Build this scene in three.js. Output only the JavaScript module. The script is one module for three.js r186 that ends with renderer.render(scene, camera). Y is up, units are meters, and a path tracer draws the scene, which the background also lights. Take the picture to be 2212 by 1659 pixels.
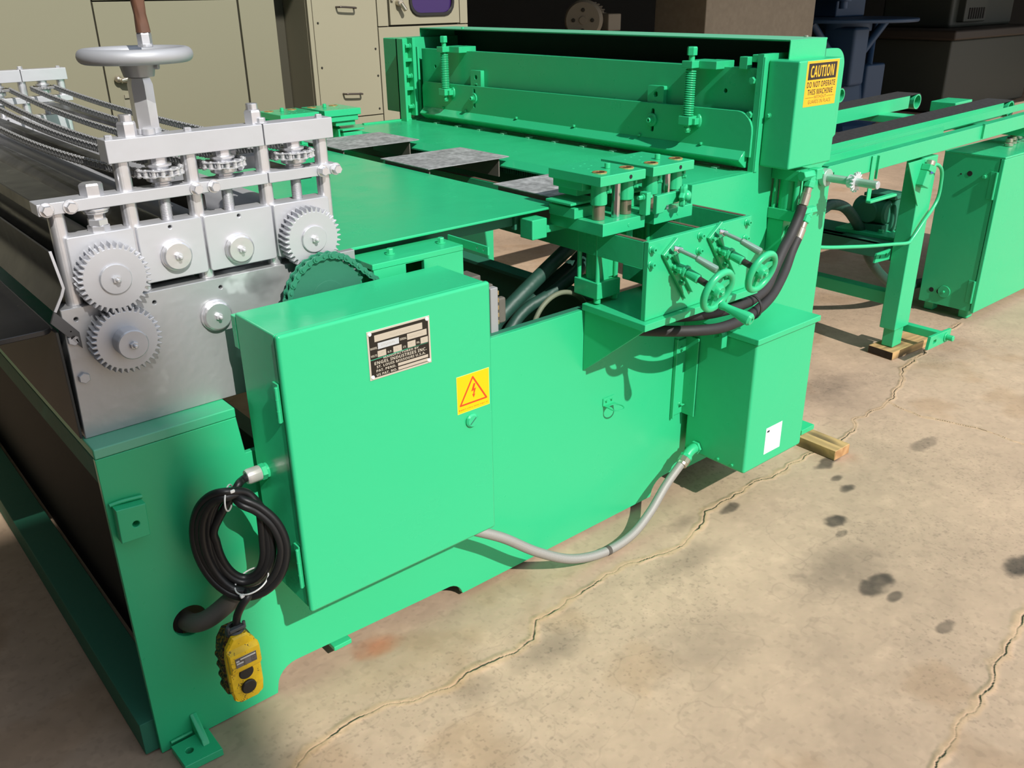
import * as THREE from 'three';
import { RoundedBoxGeometry } from 'three/addons/geometries/RoundedBoxGeometry.js';
import { mergeGeometries, toCreasedNormals } from 'three/addons/utils/BufferGeometryUtils.js';

// ---------------------------------------------------------------- camera, sky, sun, exposure
const scene = new THREE.Scene();
const V = (x, y, z) => new THREE.Vector3(x, y, z);
const camera = new THREE.PerspectiveCamera(46.96, 2212 / 1659, 0.05, 120);
camera.position.set(-0.3444, 1.55, 1.6447);
camera.quaternion.setFromRotationMatrix(new THREE.Matrix4().makeBasis(
  V(0.76232, -0.0119, 0.64709), V(0.26989, 0.91459, -0.30113), V(-0.58824, 0.4042, 0.70042)));
camera.updateMatrixWorld();

const SKY = 1.12;                                   // brightness of the clear sky
{
  const w = 64, h = 32, d = new Float32Array(w * h * 4);
  for (let j = 0; j < h; j++) {
    const e = Math.max(0, ((j + 0.5) / h - 0.5) * 2), t = Math.pow(e, 0.55);
    const c = [1.0 + (0.56 - 1.0) * t, 0.98 + (0.69 - 0.98) * t, 0.95 + (0.88 - 0.95) * t];
    for (let i = 0; i < w; i++) { const o = (j * w + i) * 4; for (let k = 0; k < 3; k++) d[o + k] = c[k] * SKY; d[o + 3] = 1; }
  }
  const sky = new THREE.DataTexture(d, w, h, THREE.RGBAFormat, THREE.FloatType);
  sky.mapping = THREE.EquirectangularReflectionMapping; sky.magFilter = THREE.LinearFilter; sky.needsUpdate = true;
  scene.background = sky; scene.environment = sky;
}
const sun = new THREE.DirectionalLight(new THREE.Color(1, 0.96, 0.89), 4.6);
sun.position.set(1.2 - 0.115 * 20, 0.7 + 0.86 * 20, -0.5 + 20); sun.target.position.set(1.2, 0.7, -0.5);
sun.castShadow = true; sun.shadow.mapSize.set(4096, 4096);
Object.assign(sun.shadow.camera, { left: -9, right: 9, top: 9, bottom: -9, near: 1, far: 60 });
scene.add(sun, sun.target);
const renderer = new THREE.WebGLRenderer({ antialias: true });
renderer.shadowMap.enabled = true; renderer.toneMapping = THREE.LinearToneMapping; renderer.toneMappingExposure = 1.0;

// ---------------------------------------------------------------- helpers
let seed = 7; const rnd = () => (seed = (seed * 16807) % 2147483647) / 2147483647;
const hash = (x, y) => { let n = Math.imul(x, 374761393) + Math.imul(y, 668265263); n = Math.imul(n ^ (n >>> 13), 1274126177); return ((n ^ (n >>> 16)) >>> 0) / 4294967296; };
function noise(x, y, p) {                           // value noise, period p cells
  const xi = Math.floor(x), yi = Math.floor(y), fx = x - xi, fy = y - yi, u = fx * fx * (3 - 2 * fx), v = fy * fy * (3 - 2 * fy), m = (a) => ((a % p) + p) % p;
  const x0 = m(xi), x1 = m(xi + 1), y0 = m(yi), y1 = m(yi + 1);
  return (hash(x0, y0) * (1 - u) + hash(x1, y0) * u) * (1 - v) + (hash(x0, y1) * (1 - u) + hash(x1, y1) * u) * v;
}
const fbm = (x, y, p, o = 4) => { let s = 0, a = 0.5, t = 0; for (let i = 0; i < o; i++) { s += a * noise(x, y, p); t += a; x *= 2; y *= 2; p *= 2; a *= 0.5; } return s / t; };
const clamp = (a, lo = 0, hi = 1) => Math.min(hi, Math.max(lo, a)), smooth = (a, b, x) => { const t = clamp((x - a) / (b - a)); return t * t * (3 - 2 * t); };
function tex(w, h, f, srgb) {                       // f(u, v) -> [r, g, b] or a grey, 0..1
  const d = new Uint8Array(w * h * 4);
  for (let j = 0; j < h; j++) for (let i = 0; i < w; i++) { const c = f((i + 0.5) / w, (j + 0.5) / h), o = (j * w + i) * 4; for (let k = 0; k < 3; k++) d[o + k] = clamp(c.length ? c[k] : c) * 255; d[o + 3] = 255; }
  const t = new THREE.DataTexture(d, w, h); t.wrapS = t.wrapT = THREE.RepeatWrapping; t.magFilter = THREE.LinearFilter; t.minFilter = THREE.LinearMipmapLinearFilter; t.generateMipmaps = true;
  if (srgb) t.colorSpace = THREE.SRGBColorSpace; t.needsUpdate = true; return t;
}
function canvasTex(w, h, draw) {
  const c = document.createElement('canvas'); c.width = w; c.height = h; draw(c.getContext('2d'), w, h);
  const t = new THREE.CanvasTexture(c); t.colorSpace = THREE.SRGBColorSpace; t.magFilter = THREE.LinearFilter; return t;
}
const ORI = new WeakMap(), used = {};
const numbered = (n) => { const k = used[n] = (used[n] ?? -1) + 1; return k ? n + '_' + String(k).padStart(3, '0') : n; };
function thing(name, label, category, at, group) {
  const o = new THREE.Group(); o.name = numbered(name); o.position.set(...at); o.userData = { label, category };
  if (group) o.userData.group = group;
  ORI.set(o, V(...at)); scene.add(o); return o;
}
function boxUV(g) {                                 // uv in metres along the two axes that a face runs in
  const p = g.attributes.position, n = g.attributes.normal, uv = new Float32Array(p.count * 2);
  for (let i = 0; i < p.count; i += 3) {
    let ax = 0, ay = 0, az = 0;
    for (let k = 0; k < 3; k++) { ax += Math.abs(n.getX(i + k)); ay += Math.abs(n.getY(i + k)); az += Math.abs(n.getZ(i + k)); }
    for (let k = 0; k < 3; k++) {
      const q = i + k, x = p.getX(q), y = p.getY(q), z = p.getZ(q);
      if (ay >= ax && ay >= az) { uv[2 * q] = x; uv[2 * q + 1] = -z; } else if (ax > az) { uv[2 * q] = z; uv[2 * q + 1] = y; } else { uv[2 * q] = x; uv[2 * q + 1] = y; }
    }
  }
  g.setAttribute('uv', new THREE.BufferAttribute(uv, 2));
}
function mesh(name, geos, m, parent, ud, keepUV) {  // one named mesh from world-placed geometries
  const list = [].concat(geos).map((g) => { const q = g.index ? g.toNonIndexed() : g.clone(); for (const k of Object.keys(q.attributes)) if (!['position', 'normal', 'uv'].includes(k)) q.deleteAttribute(k); if (!keepUV) boxUV(q); return q; });
  const g = list.length > 1 ? mergeGeometries(list) : list[0], o = ORI.get(parent);
  if (o) g.translate(-o.x, -o.y, -o.z);
  const r = new THREE.Mesh(g, m); r.name = parent === scene ? numbered(name) : name; r.castShadow = r.receiveShadow = true; if (ud) Object.assign(r.userData, ud);
  if (o) ORI.set(r, o); parent.add(r); return r;
}
const part = (parent, name, geos, m, ud) => mesh(name, geos, m, parent, ud);
const lab = (label) => ({ label });
// boxes with softened edges, by their limits
function B(x0, x1, y0, y1, z0, z1, c = 0.002) {
  const a = Math.abs(x1 - x0), b = Math.abs(y1 - y0), d = Math.abs(z1 - z0), r = Math.min(c, Math.min(a, b, d) * 0.45);
  const g = c > 0 ? new RoundedBoxGeometry(a, b, d, 1, r) : new THREE.BoxGeometry(a, b, d);
  return g.translate((x0 + x1) / 2, (y0 + y1) / 2, (z0 + z1) / 2);
}
function place(g, at, dir, spin = 0) {              // turn a shape built along +y so that it runs along dir from at
  const q = new THREE.Quaternion().setFromUnitVectors(V(0, 1, 0), V(...dir).normalize());
  if (spin) g.rotateY(spin);
  return g.applyQuaternion(q).translate(...at);
}
const cr = (g, a = 0.55) => toCreasedNormals(g, a);
function lathe(profile, at, dir = [0, 1, 0], seg = 24) { return place(cr(new THREE.LatheGeometry(profile.map(([r, h]) => new THREE.Vector2(r, h)), seg)), at, dir); }
function rod(p, q, r, ch = 0.001, seg = 20, r2 = r) {
  const a = V(...p), d = V(...q).sub(a), h = d.length(), c = Math.min(ch, r * 0.4, h * 0.3);
  return lathe([[0.0001, 0], [r - c, 0], [r, c], [r2, h - c], [r2 - c, h], [0.0001, h]], p, d.toArray(), seg);
}
function ring(at, dir, ri, ro, h, seg = 24) { return lathe([[ri, 0], [ro, 0], [ro, h], [ri, h], [ri, 0]], at, dir, seg); }
function hex(at, dir, r, h, spin = 0) { return place(cr(new THREE.LatheGeometry([[0.0001, 0], [r, 0], [r, h * 0.85], [r * 0.88, h], [0.0001, h]].map(([a, b]) => new THREE.Vector2(a, b)), 6), 0.3), at, dir, spin); }
function bolt(at, dir, r, h = r, spin = 0.3) { const d = V(...dir).normalize().multiplyScalar(h * 0.25); return [rod(at, V(...at).add(d).toArray(), r * 1.35, 0.0005, 16), hex(V(...at).add(d).toArray(), dir, r, h, spin)]; }
function socket(at, dir, r, h) { return [rod(at, V(...at).addScaledVector(V(...dir).normalize(), h * 0.2).toArray(), r * 1.45, 0.0005, 18), lathe([[r, 0], [r, h * 0.9], [r * 0.9, h], [r * 0.5, h], [r * 0.5, h * 0.5], [0.0001, h * 0.5]], at, dir, 16)]; }
function tube(pts, r, seg = 48, rs = 12, closed = false, tension = 0.5) {
  const c = new THREE.CatmullRomCurve3(pts.map((p) => V(...p)), closed, 'catmullrom', tension), g = new THREE.TubeGeometry(c, seg, r, rs, closed);
  if (closed) return g;
  const caps = [0, 1].map((t) => { const d = c.getTangentAt(t).multiplyScalar(t ? 1 : -1); return place(new THREE.CircleGeometry(r, rs).rotateX(-Math.PI / 2), c.getPointAt(t).toArray(), d.toArray()).toNonIndexed(); });
  return mergeGeometries([g.toNonIndexed(), ...caps]);
}
// a flat outline given in two axes and pushed along the third from a to b; holes: [u, v, r] or point lists
function ext(pts, axis, a, b, holes = [], bev = 0.0012, curve = 6) {
  const s = new THREE.Shape(pts.map(([u, v]) => new THREE.Vector2(u, v)));
  for (const h of holes) { if (typeof h[0] === 'number') { const p = new THREE.Path(); p.absarc(h[0], h[1], h[2], 0, Math.PI * 2, true); s.holes.push(p); } else s.holes.push(new THREE.Path(h.map(([u, v]) => new THREE.Vector2(u, v)))); }
  const lo = Math.min(a, b), t = Math.abs(b - a), bt = Math.min(bev, t * 0.3);
  let g = new THREE.ExtrudeGeometry(s, { depth: t - 2 * bt, bevelEnabled: bev > 0, bevelThickness: bt, bevelSize: bt, bevelOffset: -bt, bevelSegments: 1, curveSegments: curve }).translate(0, 0, bt);
  g = cr(g, 0.6);
  const m = axis === 'z' ? new THREE.Matrix4() : axis === 'x' ? new THREE.Matrix4().makeBasis(V(0, 0, 1), V(0, 1, 0), V(1, 0, 0)) : new THREE.Matrix4().makeBasis(V(1, 0, 0), V(0, 0, 1), V(0, 1, 0));
  g.applyMatrix4(m);
  if (m.determinant() < 0) { for (const k of ['position', 'normal']) { const A = g.attributes[k], n = A.itemSize; for (let i = 0; i < A.count; i += 3) for (let j = 0; j < n; j++) { const t1 = A.array[(i + 1) * n + j]; A.array[(i + 1) * n + j] = A.array[(i + 2) * n + j]; A.array[(i + 2) * n + j] = t1; } } }
  return g.translate(axis === 'x' ? lo : 0, axis === 'y' ? lo : 0, axis === 'z' ? lo : 0);
}
const arc = (cx, cy, r, a0, a1, n = 6) => Array.from({ length: n + 1 }, (_, i) => { const a = (a0 + (a1 - a0) * i / n) * Math.PI / 180; return [cx + r * Math.cos(a), cy + r * Math.sin(a)]; });
const rrect = (x0, x1, y0, y1, r) => [...arc(x1 - r, y0 + r, r, -90, 0, 4), ...arc(x1 - r, y1 - r, r, 0, 90, 4), ...arc(x0 + r, y1 - r, r, 90, 180, 4), ...arc(x0 + r, y0 + r, r, 180, 270, 4)];
function gearGeo(cx, cy, r, n, z0, z1, hole = 0.006, twist = 0) {
  const pts = [], ri = r - 0.0085;
  for (let i = 0; i < n; i++) for (const [f, q] of [[0.02, ri], [0.3, ri], [0.42, ri + 0.005], [0.52, r], [0.72, r], [0.82, ri + 0.005], [0.94, ri]]) { const a = (i + f) / n * Math.PI * 2; pts.push([q * Math.cos(a), q * Math.sin(a)]); }
  const g = ext(pts, 'z', z0, z1, [[0, 0, hole]], 0.001);
  if (twist) { const p = g.attributes.position, m = g.attributes.normal; for (let i = 0; i < p.count; i++) { const a = twist * (p.getZ(i) - z1) / (z1 - z0), c = Math.cos(a), s = Math.sin(a); for (const A of [p, m]) { const x = A.getX(i), y = A.getY(i); A.setXY(i, x * c - y * s, x * s + y * c); } } }
  return g.translate(cx, cy, 0);
}

// ---------------------------------------------------------------- materials
const paintNoise = tex(512, 512, (u, v) => 0.78 + 0.22 * fbm(u * 24, v * 24, 24, 4));
const paintRough = tex(512, 512, (u, v) => 0.55 + 0.5 * fbm(u * 16 + 3, v * 16, 16, 5));
const orange = tex(512, 512, (u, v) => 0.6 * fbm(u * 60, v * 60, 60, 3) + 0.4 * fbm(u * 8, v * 8, 8, 2));
const std = (o) => new THREE.MeshStandardMaterial(o);
const lin = (r, g, b) => new THREE.Color().setRGB(r, g, b);
const GREEN = [0.031, 0.50, 0.222];
const green = std({ color: lin(...GREEN), roughness: 0.42, roughnessMap: paintRough, bumpMap: orange, bumpScale: 0.0004 });
const greenTop = std({ color: lin(...GREEN), roughness: 0.3, roughnessMap: paintRough, bumpMap: orange, bumpScale: 0.0004 });
const greenDark = std({ color: lin(0.02, 0.16, 0.095), roughness: 0.7, bumpMap: orange, bumpScale: 0.001 });  // darker, rougher green than the main paint
const silver = std({ color: lin(0.56, 0.565, 0.60), roughness: 0.45, metalness: 0.42, map: tex(512, 512, (u, v) => 0.93 + 0.07 * fbm(u * 10, v * 10, 10, 4)), bumpMap: orange, bumpScale: 0.0005 });
const silverRound = std({ color: lin(0.72, 0.72, 0.75), roughness: 0.36, metalness: 0.78, bumpMap: orange, bumpScale: 0.0006 });
const silverWorn = std({ color: lin(0.60, 0.60, 0.62), roughness: 0.4, metalness: 0.4, bumpMap: orange, bumpScale: 0.0012,
  map: tex(512, 512, (u, v) => { const a = smooth(0.46, 0.62, fbm(u * 5 + 1, v * 5, 5, 5)), b = smooth(0.62, 0.7, fbm(u * 14, v * 14 + 5, 14, 4)); const w = smooth(0.12, 0.3, u) * 0.8 + 0.2, k = 0.82 - 0.34 * a * w - 0.16 * w + 0.3 * b * w; return [k * (1 - 0.03 * w), k, k * (1 - 0.01 * w)]; }) });
const steel = std({ color: lin(0.042, 0.042, 0.044), roughness: 0.42, metalness: 0.55, roughnessMap: paintRough });
const chainSteel = std({ color: lin(0.42, 0.42, 0.43), roughness: 0.32, metalness: 0.5 });
const chainSilver = std({ color: lin(0.62, 0.62, 0.64), roughness: 0.4, metalness: 0.5 });
const chrome = std({ color: lin(0.75, 0.75, 0.77), roughness: 0.16, metalness: 1 });
const brass = std({ color: lin(0.62, 0.48, 0.26), roughness: 0.35, metalness: 0.9 });
const copper = std({ color: lin(0.82, 0.45, 0.2), roughness: 0.35, metalness: 0.7 });
const nickel = std({ color: lin(0.55, 0.5, 0.42), roughness: 0.35, metalness: 0.85 });
const rust = std({ color: lin(0.115, 0.075, 0.048), roughness: 0.85, map: paintNoise, bumpMap: orange, bumpScale: 0.001 });
const galv = std({ roughness: 0.6, metalness: 0.12, map: tex(512, 512, (u, v) => { const k = 0.46 + 0.26 * fbm(u * 90, v * 90, 90, 3) + 0.08 * smooth(0.45, 0.7, fbm(u * 20, v * 20, 20, 4)); return [k * 0.98, k * 0.99, k]; }, true) });
const galvDull = std({ color: lin(0.2, 0.18, 0.155), roughness: 0.7, metalness: 0.2 });
const rubber = std({ color: lin(0.012, 0.012, 0.013), roughness: 0.42, bumpMap: orange, bumpScale: 0.0006 });
const hoseMat = std({ color: lin(0.028, 0.026, 0.027), roughness: 0.62, map: paintNoise, bumpMap: orange, bumpScale: 0.001 });
const greyHose = std({ color: lin(0.13, 0.118, 0.10), roughness: 0.7, map: paintNoise, bumpMap: orange, bumpScale: 0.001 });
const greenHose = std({ color: lin(0.02, 0.075, 0.055), roughness: 0.5, map: paintNoise, bumpMap: orange, bumpScale: 0.002 });
const conduitMat = std({ color: lin(0.34, 0.33, 0.31), roughness: 0.55, metalness: 0.3 });
const tieMat = std({ color: lin(0.78, 0.78, 0.76), roughness: 0.4 });
const dark = std({ color: lin(0.012, 0.012, 0.012), roughness: 0.8 });
const blackPlastic = std({ color: lin(0.015, 0.014, 0.013), roughness: 0.5 });
const greyPlastic = std({ color: lin(0.07, 0.075, 0.08), roughness: 0.55 });
const belt = std({ color: lin(0.02, 0.02, 0.0205), roughness: 0.9, bumpMap: tex(256, 256, (u, v) => fbm(u * 64, v * 64, 64, 2)), bumpScale: 0.004 });
const wood = std({ roughness: 0.8, map: tex(512, 512, (u, v) => { const g = 0.5 + 0.5 * Math.sin(v * 130 + 9 * fbm(u * 3, v * 12, 12, 3)), k = smooth(0.62, 0.75, fbm(u * 4 + 7, v * 5, 20, 3)); const s = 0.85 + 0.15 * g - 0.3 * k; return [0.76 * s, 0.62 * s, 0.42 * s]; }, true), bumpMap: orange, bumpScale: 0.0015 });
const woodEnd = std({ roughness: 0.9, map: tex(256, 256, (u, v) => { const g = 0.5 + 0.5 * Math.sin(140 * Math.hypot(u - 0.3, v + 0.4)); return [0.74 - 0.1 * g, 0.58 - 0.1 * g, 0.4 - 0.09 * g]; }, true) });
const woodDark = std({ color: lin(0.05, 0.035, 0.025), roughness: 0.95, map: paintNoise, bumpMap: orange, bumpScale: 0.002 });
const handleWood = std({ color: lin(0.16, 0.075, 0.045), roughness: 0.5, map: tex(256, 256, (u, v) => 0.6 + 0.4 * fbm(u * 6, v * 40, 40, 3)) });
const beige = std({ color: lin(0.315, 0.29, 0.205), roughness: 0.5 });
const beigeDeep = std({ color: lin(0.235, 0.222, 0.152), roughness: 0.5 });
const beigeDim = std({ color: lin(0.36, 0.31, 0.23), roughness: 0.55, map: paintNoise });
const seam = std({ color: lin(0.03, 0.028, 0.02), roughness: 0.8 });
const navy = std({ color: lin(0.018, 0.055, 0.125), roughness: 0.5 });
const grayGreen = std({ color: lin(0.04, 0.048, 0.04), roughness: 0.55 });
const violet = std({ color: lin(0.035, 0.012, 0.10), roughness: 0.25 });
const yellow = std({ color: lin(0.85, 0.62, 0.02), roughness: 0.4 });
const white = std({ color: lin(0.8, 0.8, 0.8), roughness: 0.5 });

// ---------------------------------------------------------------- ground and building
const struct = (name, geos, m, parent = scene, ud = {}) => mesh(name, geos, m, parent, { kind: 'structure', ...ud });
const crackLines = [
  [[-0.6, 0.36], [0, 0.28], [0.209, 0.233], [0.279, 0.209], [0.371, 0.197], [0.458, 0.199], [0.527, 0.235], [0.596, 0.254], [0.673, 0.246], [0.8, 0.257], [0.879, 0.266], [0.944, 0.212], [1.004, 0.212], [1.131, 0.201], [1.192, 0.205], [1.23, 0.186], [1.382, 0.212], [1.502, 0.236], [1.552, 0.231]],
  [[1.552, 0.231], [1.651, 0.197], [1.712, 0.158], [1.826, 0.163], [2.008, 0.162], [2.163, 0.169], [2.287, 0.164], [2.449, 0.177], [2.603, 0.172], [2.702, 0.125], [2.937, 0.132], [3.148, 0.071], [3.357, -0.018], [3.544, -0.037], [3.9, -0.1], [4.4, -0.12]],
  [[2.3, 1.03], [1.94, 1.057], [1.681, 1.093], [1.607, 1.114], [1.497, 1.119], [1.394, 1.123], [1.261, 1.146]],
  [[2.937, 0.132], [2.91, 0.282], [2.944, 0.395], [2.976, 0.504], [2.965, 0.646]]];
const stains = [[1.767, 0.721, 0.075, 0.036, 1], [1.76, 0.79, 0.03, 0.016, 0.8], [1.99, 0.47, 0.052, 0.03, 1], [1.934, 0.523, 0.03, 0.014, 0.55], [2.192, 0.386, 0.035, 0.022, 0.95], [2.226, 0.325, 0.028, 0.016, 0.75], [2.297, 0.242, 0.075, 0.025, 0.9], [1.783, 0.202, 0.05, 0.022, 0.85], [2.17, 0.96, 0.08, 0.045, 1], [1.733, 0.939, 0.04, 0.018, 0.6],
  [1.613, 0.163, 0.07, 0.03, 0.3], [2.691, 0.402, 0.09, 0.03, 0.45], [1.75, 0.62, 0.18, 0.1, 0.3], [1.45, 0.3, 0.16, 0.05, 0.28], [0.9, 0.32, 0.1, 0.05, 0.3], [0.65, 0.3, 0.06, 0.04, 0.22], [2.9, -0.12, 0.2, 0.1, 0.25], [1.2, 0.55, 0.2, 0.12, 0.16]];
const PX0 = -0.7, PX1 = 4.1, PZ0 = -0.9, PZ1 = 1.9, TILE = 2.8;
function concrete(x, z) {                            // base colour of the bare slab, repeats every TILE metres
  const u = x / TILE, v = z / TILE, a = fbm(u * 7, v * 7, 7, 5), b = fbm(u * 60 + 9, v * 60, 60, 3), c = smooth(0.55, 0.75, fbm(u * 11 + 4, v * 11 + 2, 11, 4)), s = smooth(0.74, 0.8, noise(u * 240, v * 240, 240));
  const k = 0.9 + 0.2 * (a - 0.5) + 0.07 * (b - 0.5) - 0.045 * c - 0.035 * s;
  return [0.785 * k, (0.675 - 0.015 * c) * k, (0.572 - 0.03 * c) * k];
}
const segDist = (px, pz, a, b) => { const dx = b[0] - a[0], dz = b[1] - a[1], t = clamp(((px - a[0]) * dx + (pz - a[1]) * dz) / (dx * dx + dz * dz)); return Math.hypot(px - a[0] - t * dx, pz - a[1] - t * dz); };
function crackAt(x, z, grow) {
  const wx = x + 0.022 * (fbm(x * 16, z * 16, 4096, 3) - 0.5), wz = z + 0.03 * (fbm(x * 16 + 50, z * 16, 4096, 3) - 0.5); let d = 1;
  crackLines.forEach((l, k) => { for (let i = 0; i + 1 < l.length; i++) { const a = l[i], b = l[i + 1]; if (x < Math.min(a[0], b[0]) - 0.06 || x > Math.max(a[0], b[0]) + 0.06 || z < Math.min(a[1], b[1]) - 0.06 || z > Math.max(a[1], b[1]) + 0.06) continue; d = Math.min(d, segDist(wx, wz, a, b) * (k === 3 ? 1.8 : k === 1 ? 1.15 : 1)); } });
  return d;
}
const W = 2048, H = Math.round(2048 * (PZ1 - PZ0) / (PX1 - PX0));
const floorHeight = new Float32Array(W * H);
const floorMap = tex(W, H, (u, v) => {
  const x = PX0 + u * (PX1 - PX0), z = PZ1 - v * (PZ1 - PZ0), c = concrete(x, z), d = crackAt(x, z);
  const wide = 0.0035 + 0.006 * fbm(x * 9, z * 9, 4096, 2), open = smooth(0.42, 0.62, fbm(x * 14 + 3, z * 22, 4096, 3));
  const core = (1 - smooth(wide * 0.06, wide * 0.3, d)) * (0.2 + 0.8 * open), lip = 1 - smooth(wide, wide * 3.4, d);
  let k = 1 - 0.55 * core, warm = 0.1 * lip;
  let dk = 0;
  for (const [sx, sz, rx, rz, s] of stains) { const ex = (x - sx) / rx, ez = (z - sz) / rz; if (ex * ex + ez * ez > 4) continue; const r = Math.hypot(ex, ez) + 0.9 * (fbm(x * 22, z * 22, 4096, 3) - 0.5); dk = Math.max(dk, s * (s > 0.35 ? (1 - smooth(0.55, 1.15, r)) * (0.62 + 0.45 * fbm(x * 34, z * 34, 4096, 3)) : 1 - smooth(0.1, 1.5, r))); }
  const rusty = 0.5 * (1 - smooth(0.2, 1, Math.hypot((x - 0.56) / 0.09, (z - 0.01) / 0.05) + 0.8 * (fbm(x * 20, z * 20, 4096, 3) - 0.5)));
  const vein = smooth(0.012, 0, Math.abs(fbm(x * 5 + 2, z * 7, 4096, 4) - 0.5)) * smooth(0.5, 0.62, fbm(x * 2.2, z * 2.2, 4096, 2)) * 0.06;
  const speck = smooth(0.7, 0.8, fbm(x * 130, z * 130, 8192, 2)) * 0.1 * smooth(0.45, 0.6, fbm(x * 3, z * 3, 4096, 2)), pale = smooth(0.6, 0.75, fbm(x * 26, z * 26 + 9, 8192, 4)) * 0.03;
  k *= 1 - 0.58 * dk - vein - speck + pale;
  const i = Math.floor(u * W), j = Math.floor(v * H);
  floorHeight[j * W + i] = 0.62 - 0.6 * core + 0.16 * lip * (0.4 + open) + 0.1 * (fbm(x * 40, z * 40, 4096, 3) - 0.5) - 0.03 * dk;
  return [c[0] * k * (1 + warm * 0.4 - 0.02 * rusty), c[1] * k * (1 + warm * 0.2 - 0.35 * rusty), c[2] * k * (1 - warm * 0.3 - 0.5 * rusty)];
}, true);
const floorBump = tex(W, H, (u, v) => floorHeight[Math.floor(v * H) * W + Math.floor(u * W)]);
for (const t of [floorMap, floorBump]) { t.wrapS = t.wrapT = THREE.ClampToEdgeWrapping; }
const floorM = std({ map: floorMap, bumpMap: floorBump, bumpScale: 0.012, roughness: 0.82 });
const slabM = std({ map: tex(1024, 1024, (u, v) => concrete(u * TILE, -v * TILE), true), roughness: 0.82, bumpMap: orange, bumpScale: 0.001 });
slabM.map.repeat.set(1 / TILE, 1 / TILE);
{
  const g = new THREE.PlaneGeometry(PX1 - PX0, PZ1 - PZ0).rotateX(-Math.PI / 2).translate((PX0 + PX1) / 2, 0, (PZ0 + PZ1) / 2);
  const slab = [B(-14, PX0, -0.2, 0, -12, 16, 0), B(PX1, 20, -0.2, 0, -12, 16, 0), B(PX0, PX1, -0.2, 0, -12, PZ0, 0), B(PX0, PX1, -0.2, 0, PZ1, 16, 0), B(PX0, PX1, -0.2, -0.06, PZ0, PZ1, 0)];
  const fl = struct('floor', slab, slabM, scene, lab('bare worn concrete slab, cracked and oil stained'));
  mesh('cracked_slab', g, floorM, fl, { kind: 'structure', label: 'cracked part of the slab with oil spots' }, true);
}
const plaster = std({ color: lin(0.09, 0.09, 0.085), roughness: 0.9 });
const cladding = std({ color: lin(0.3, 0.3, 0.29), roughness: 0.8 });
struct('wall_back', B(-8, 18, 0, 5, -11.2, -11, 0), plaster);
struct('wall_left', B(-8.2, -8, 0, 5, -11.2, -0.6, 0), plaster);
struct('wall_right', B(18, 18.2, 0, 5, -11.2, -0.6, 0), plaster);
struct('ceiling', B(-8.2, 18.2, 5, 5.2, -11.2, -0.4, 0), plaster);
struct('wall_front', B(-8.2, 18.2, 3.72, 5.2, -0.6, -0.4, 0), cladding, scene, lab('header above the wide workshop opening'));
struct('shade_wall', B(-2.7, -2.5, 0, 6.5, -11, 8.5, 0), plaster, scene, lab('dark unseen wall added to keep sky light off the left-facing sides'));  // added out of view to darken faces turned to the left
struct('door_1', B(3.9, 18, 2.95, 3.75, -0.55, -0.45, 0), cladding, scene, lab('unseen door panel added to shade the machines behind the conveyor'));  // added out of view to keep the sun off the background machines
struct('shade_column', B(-3.4, -1.21, 0, 11.4, 12, 12.6, 0), cladding, scene, lab('tall unseen column added to shade the left end of the machine'));  // added out of view as caster of the shadow on the left end

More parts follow.
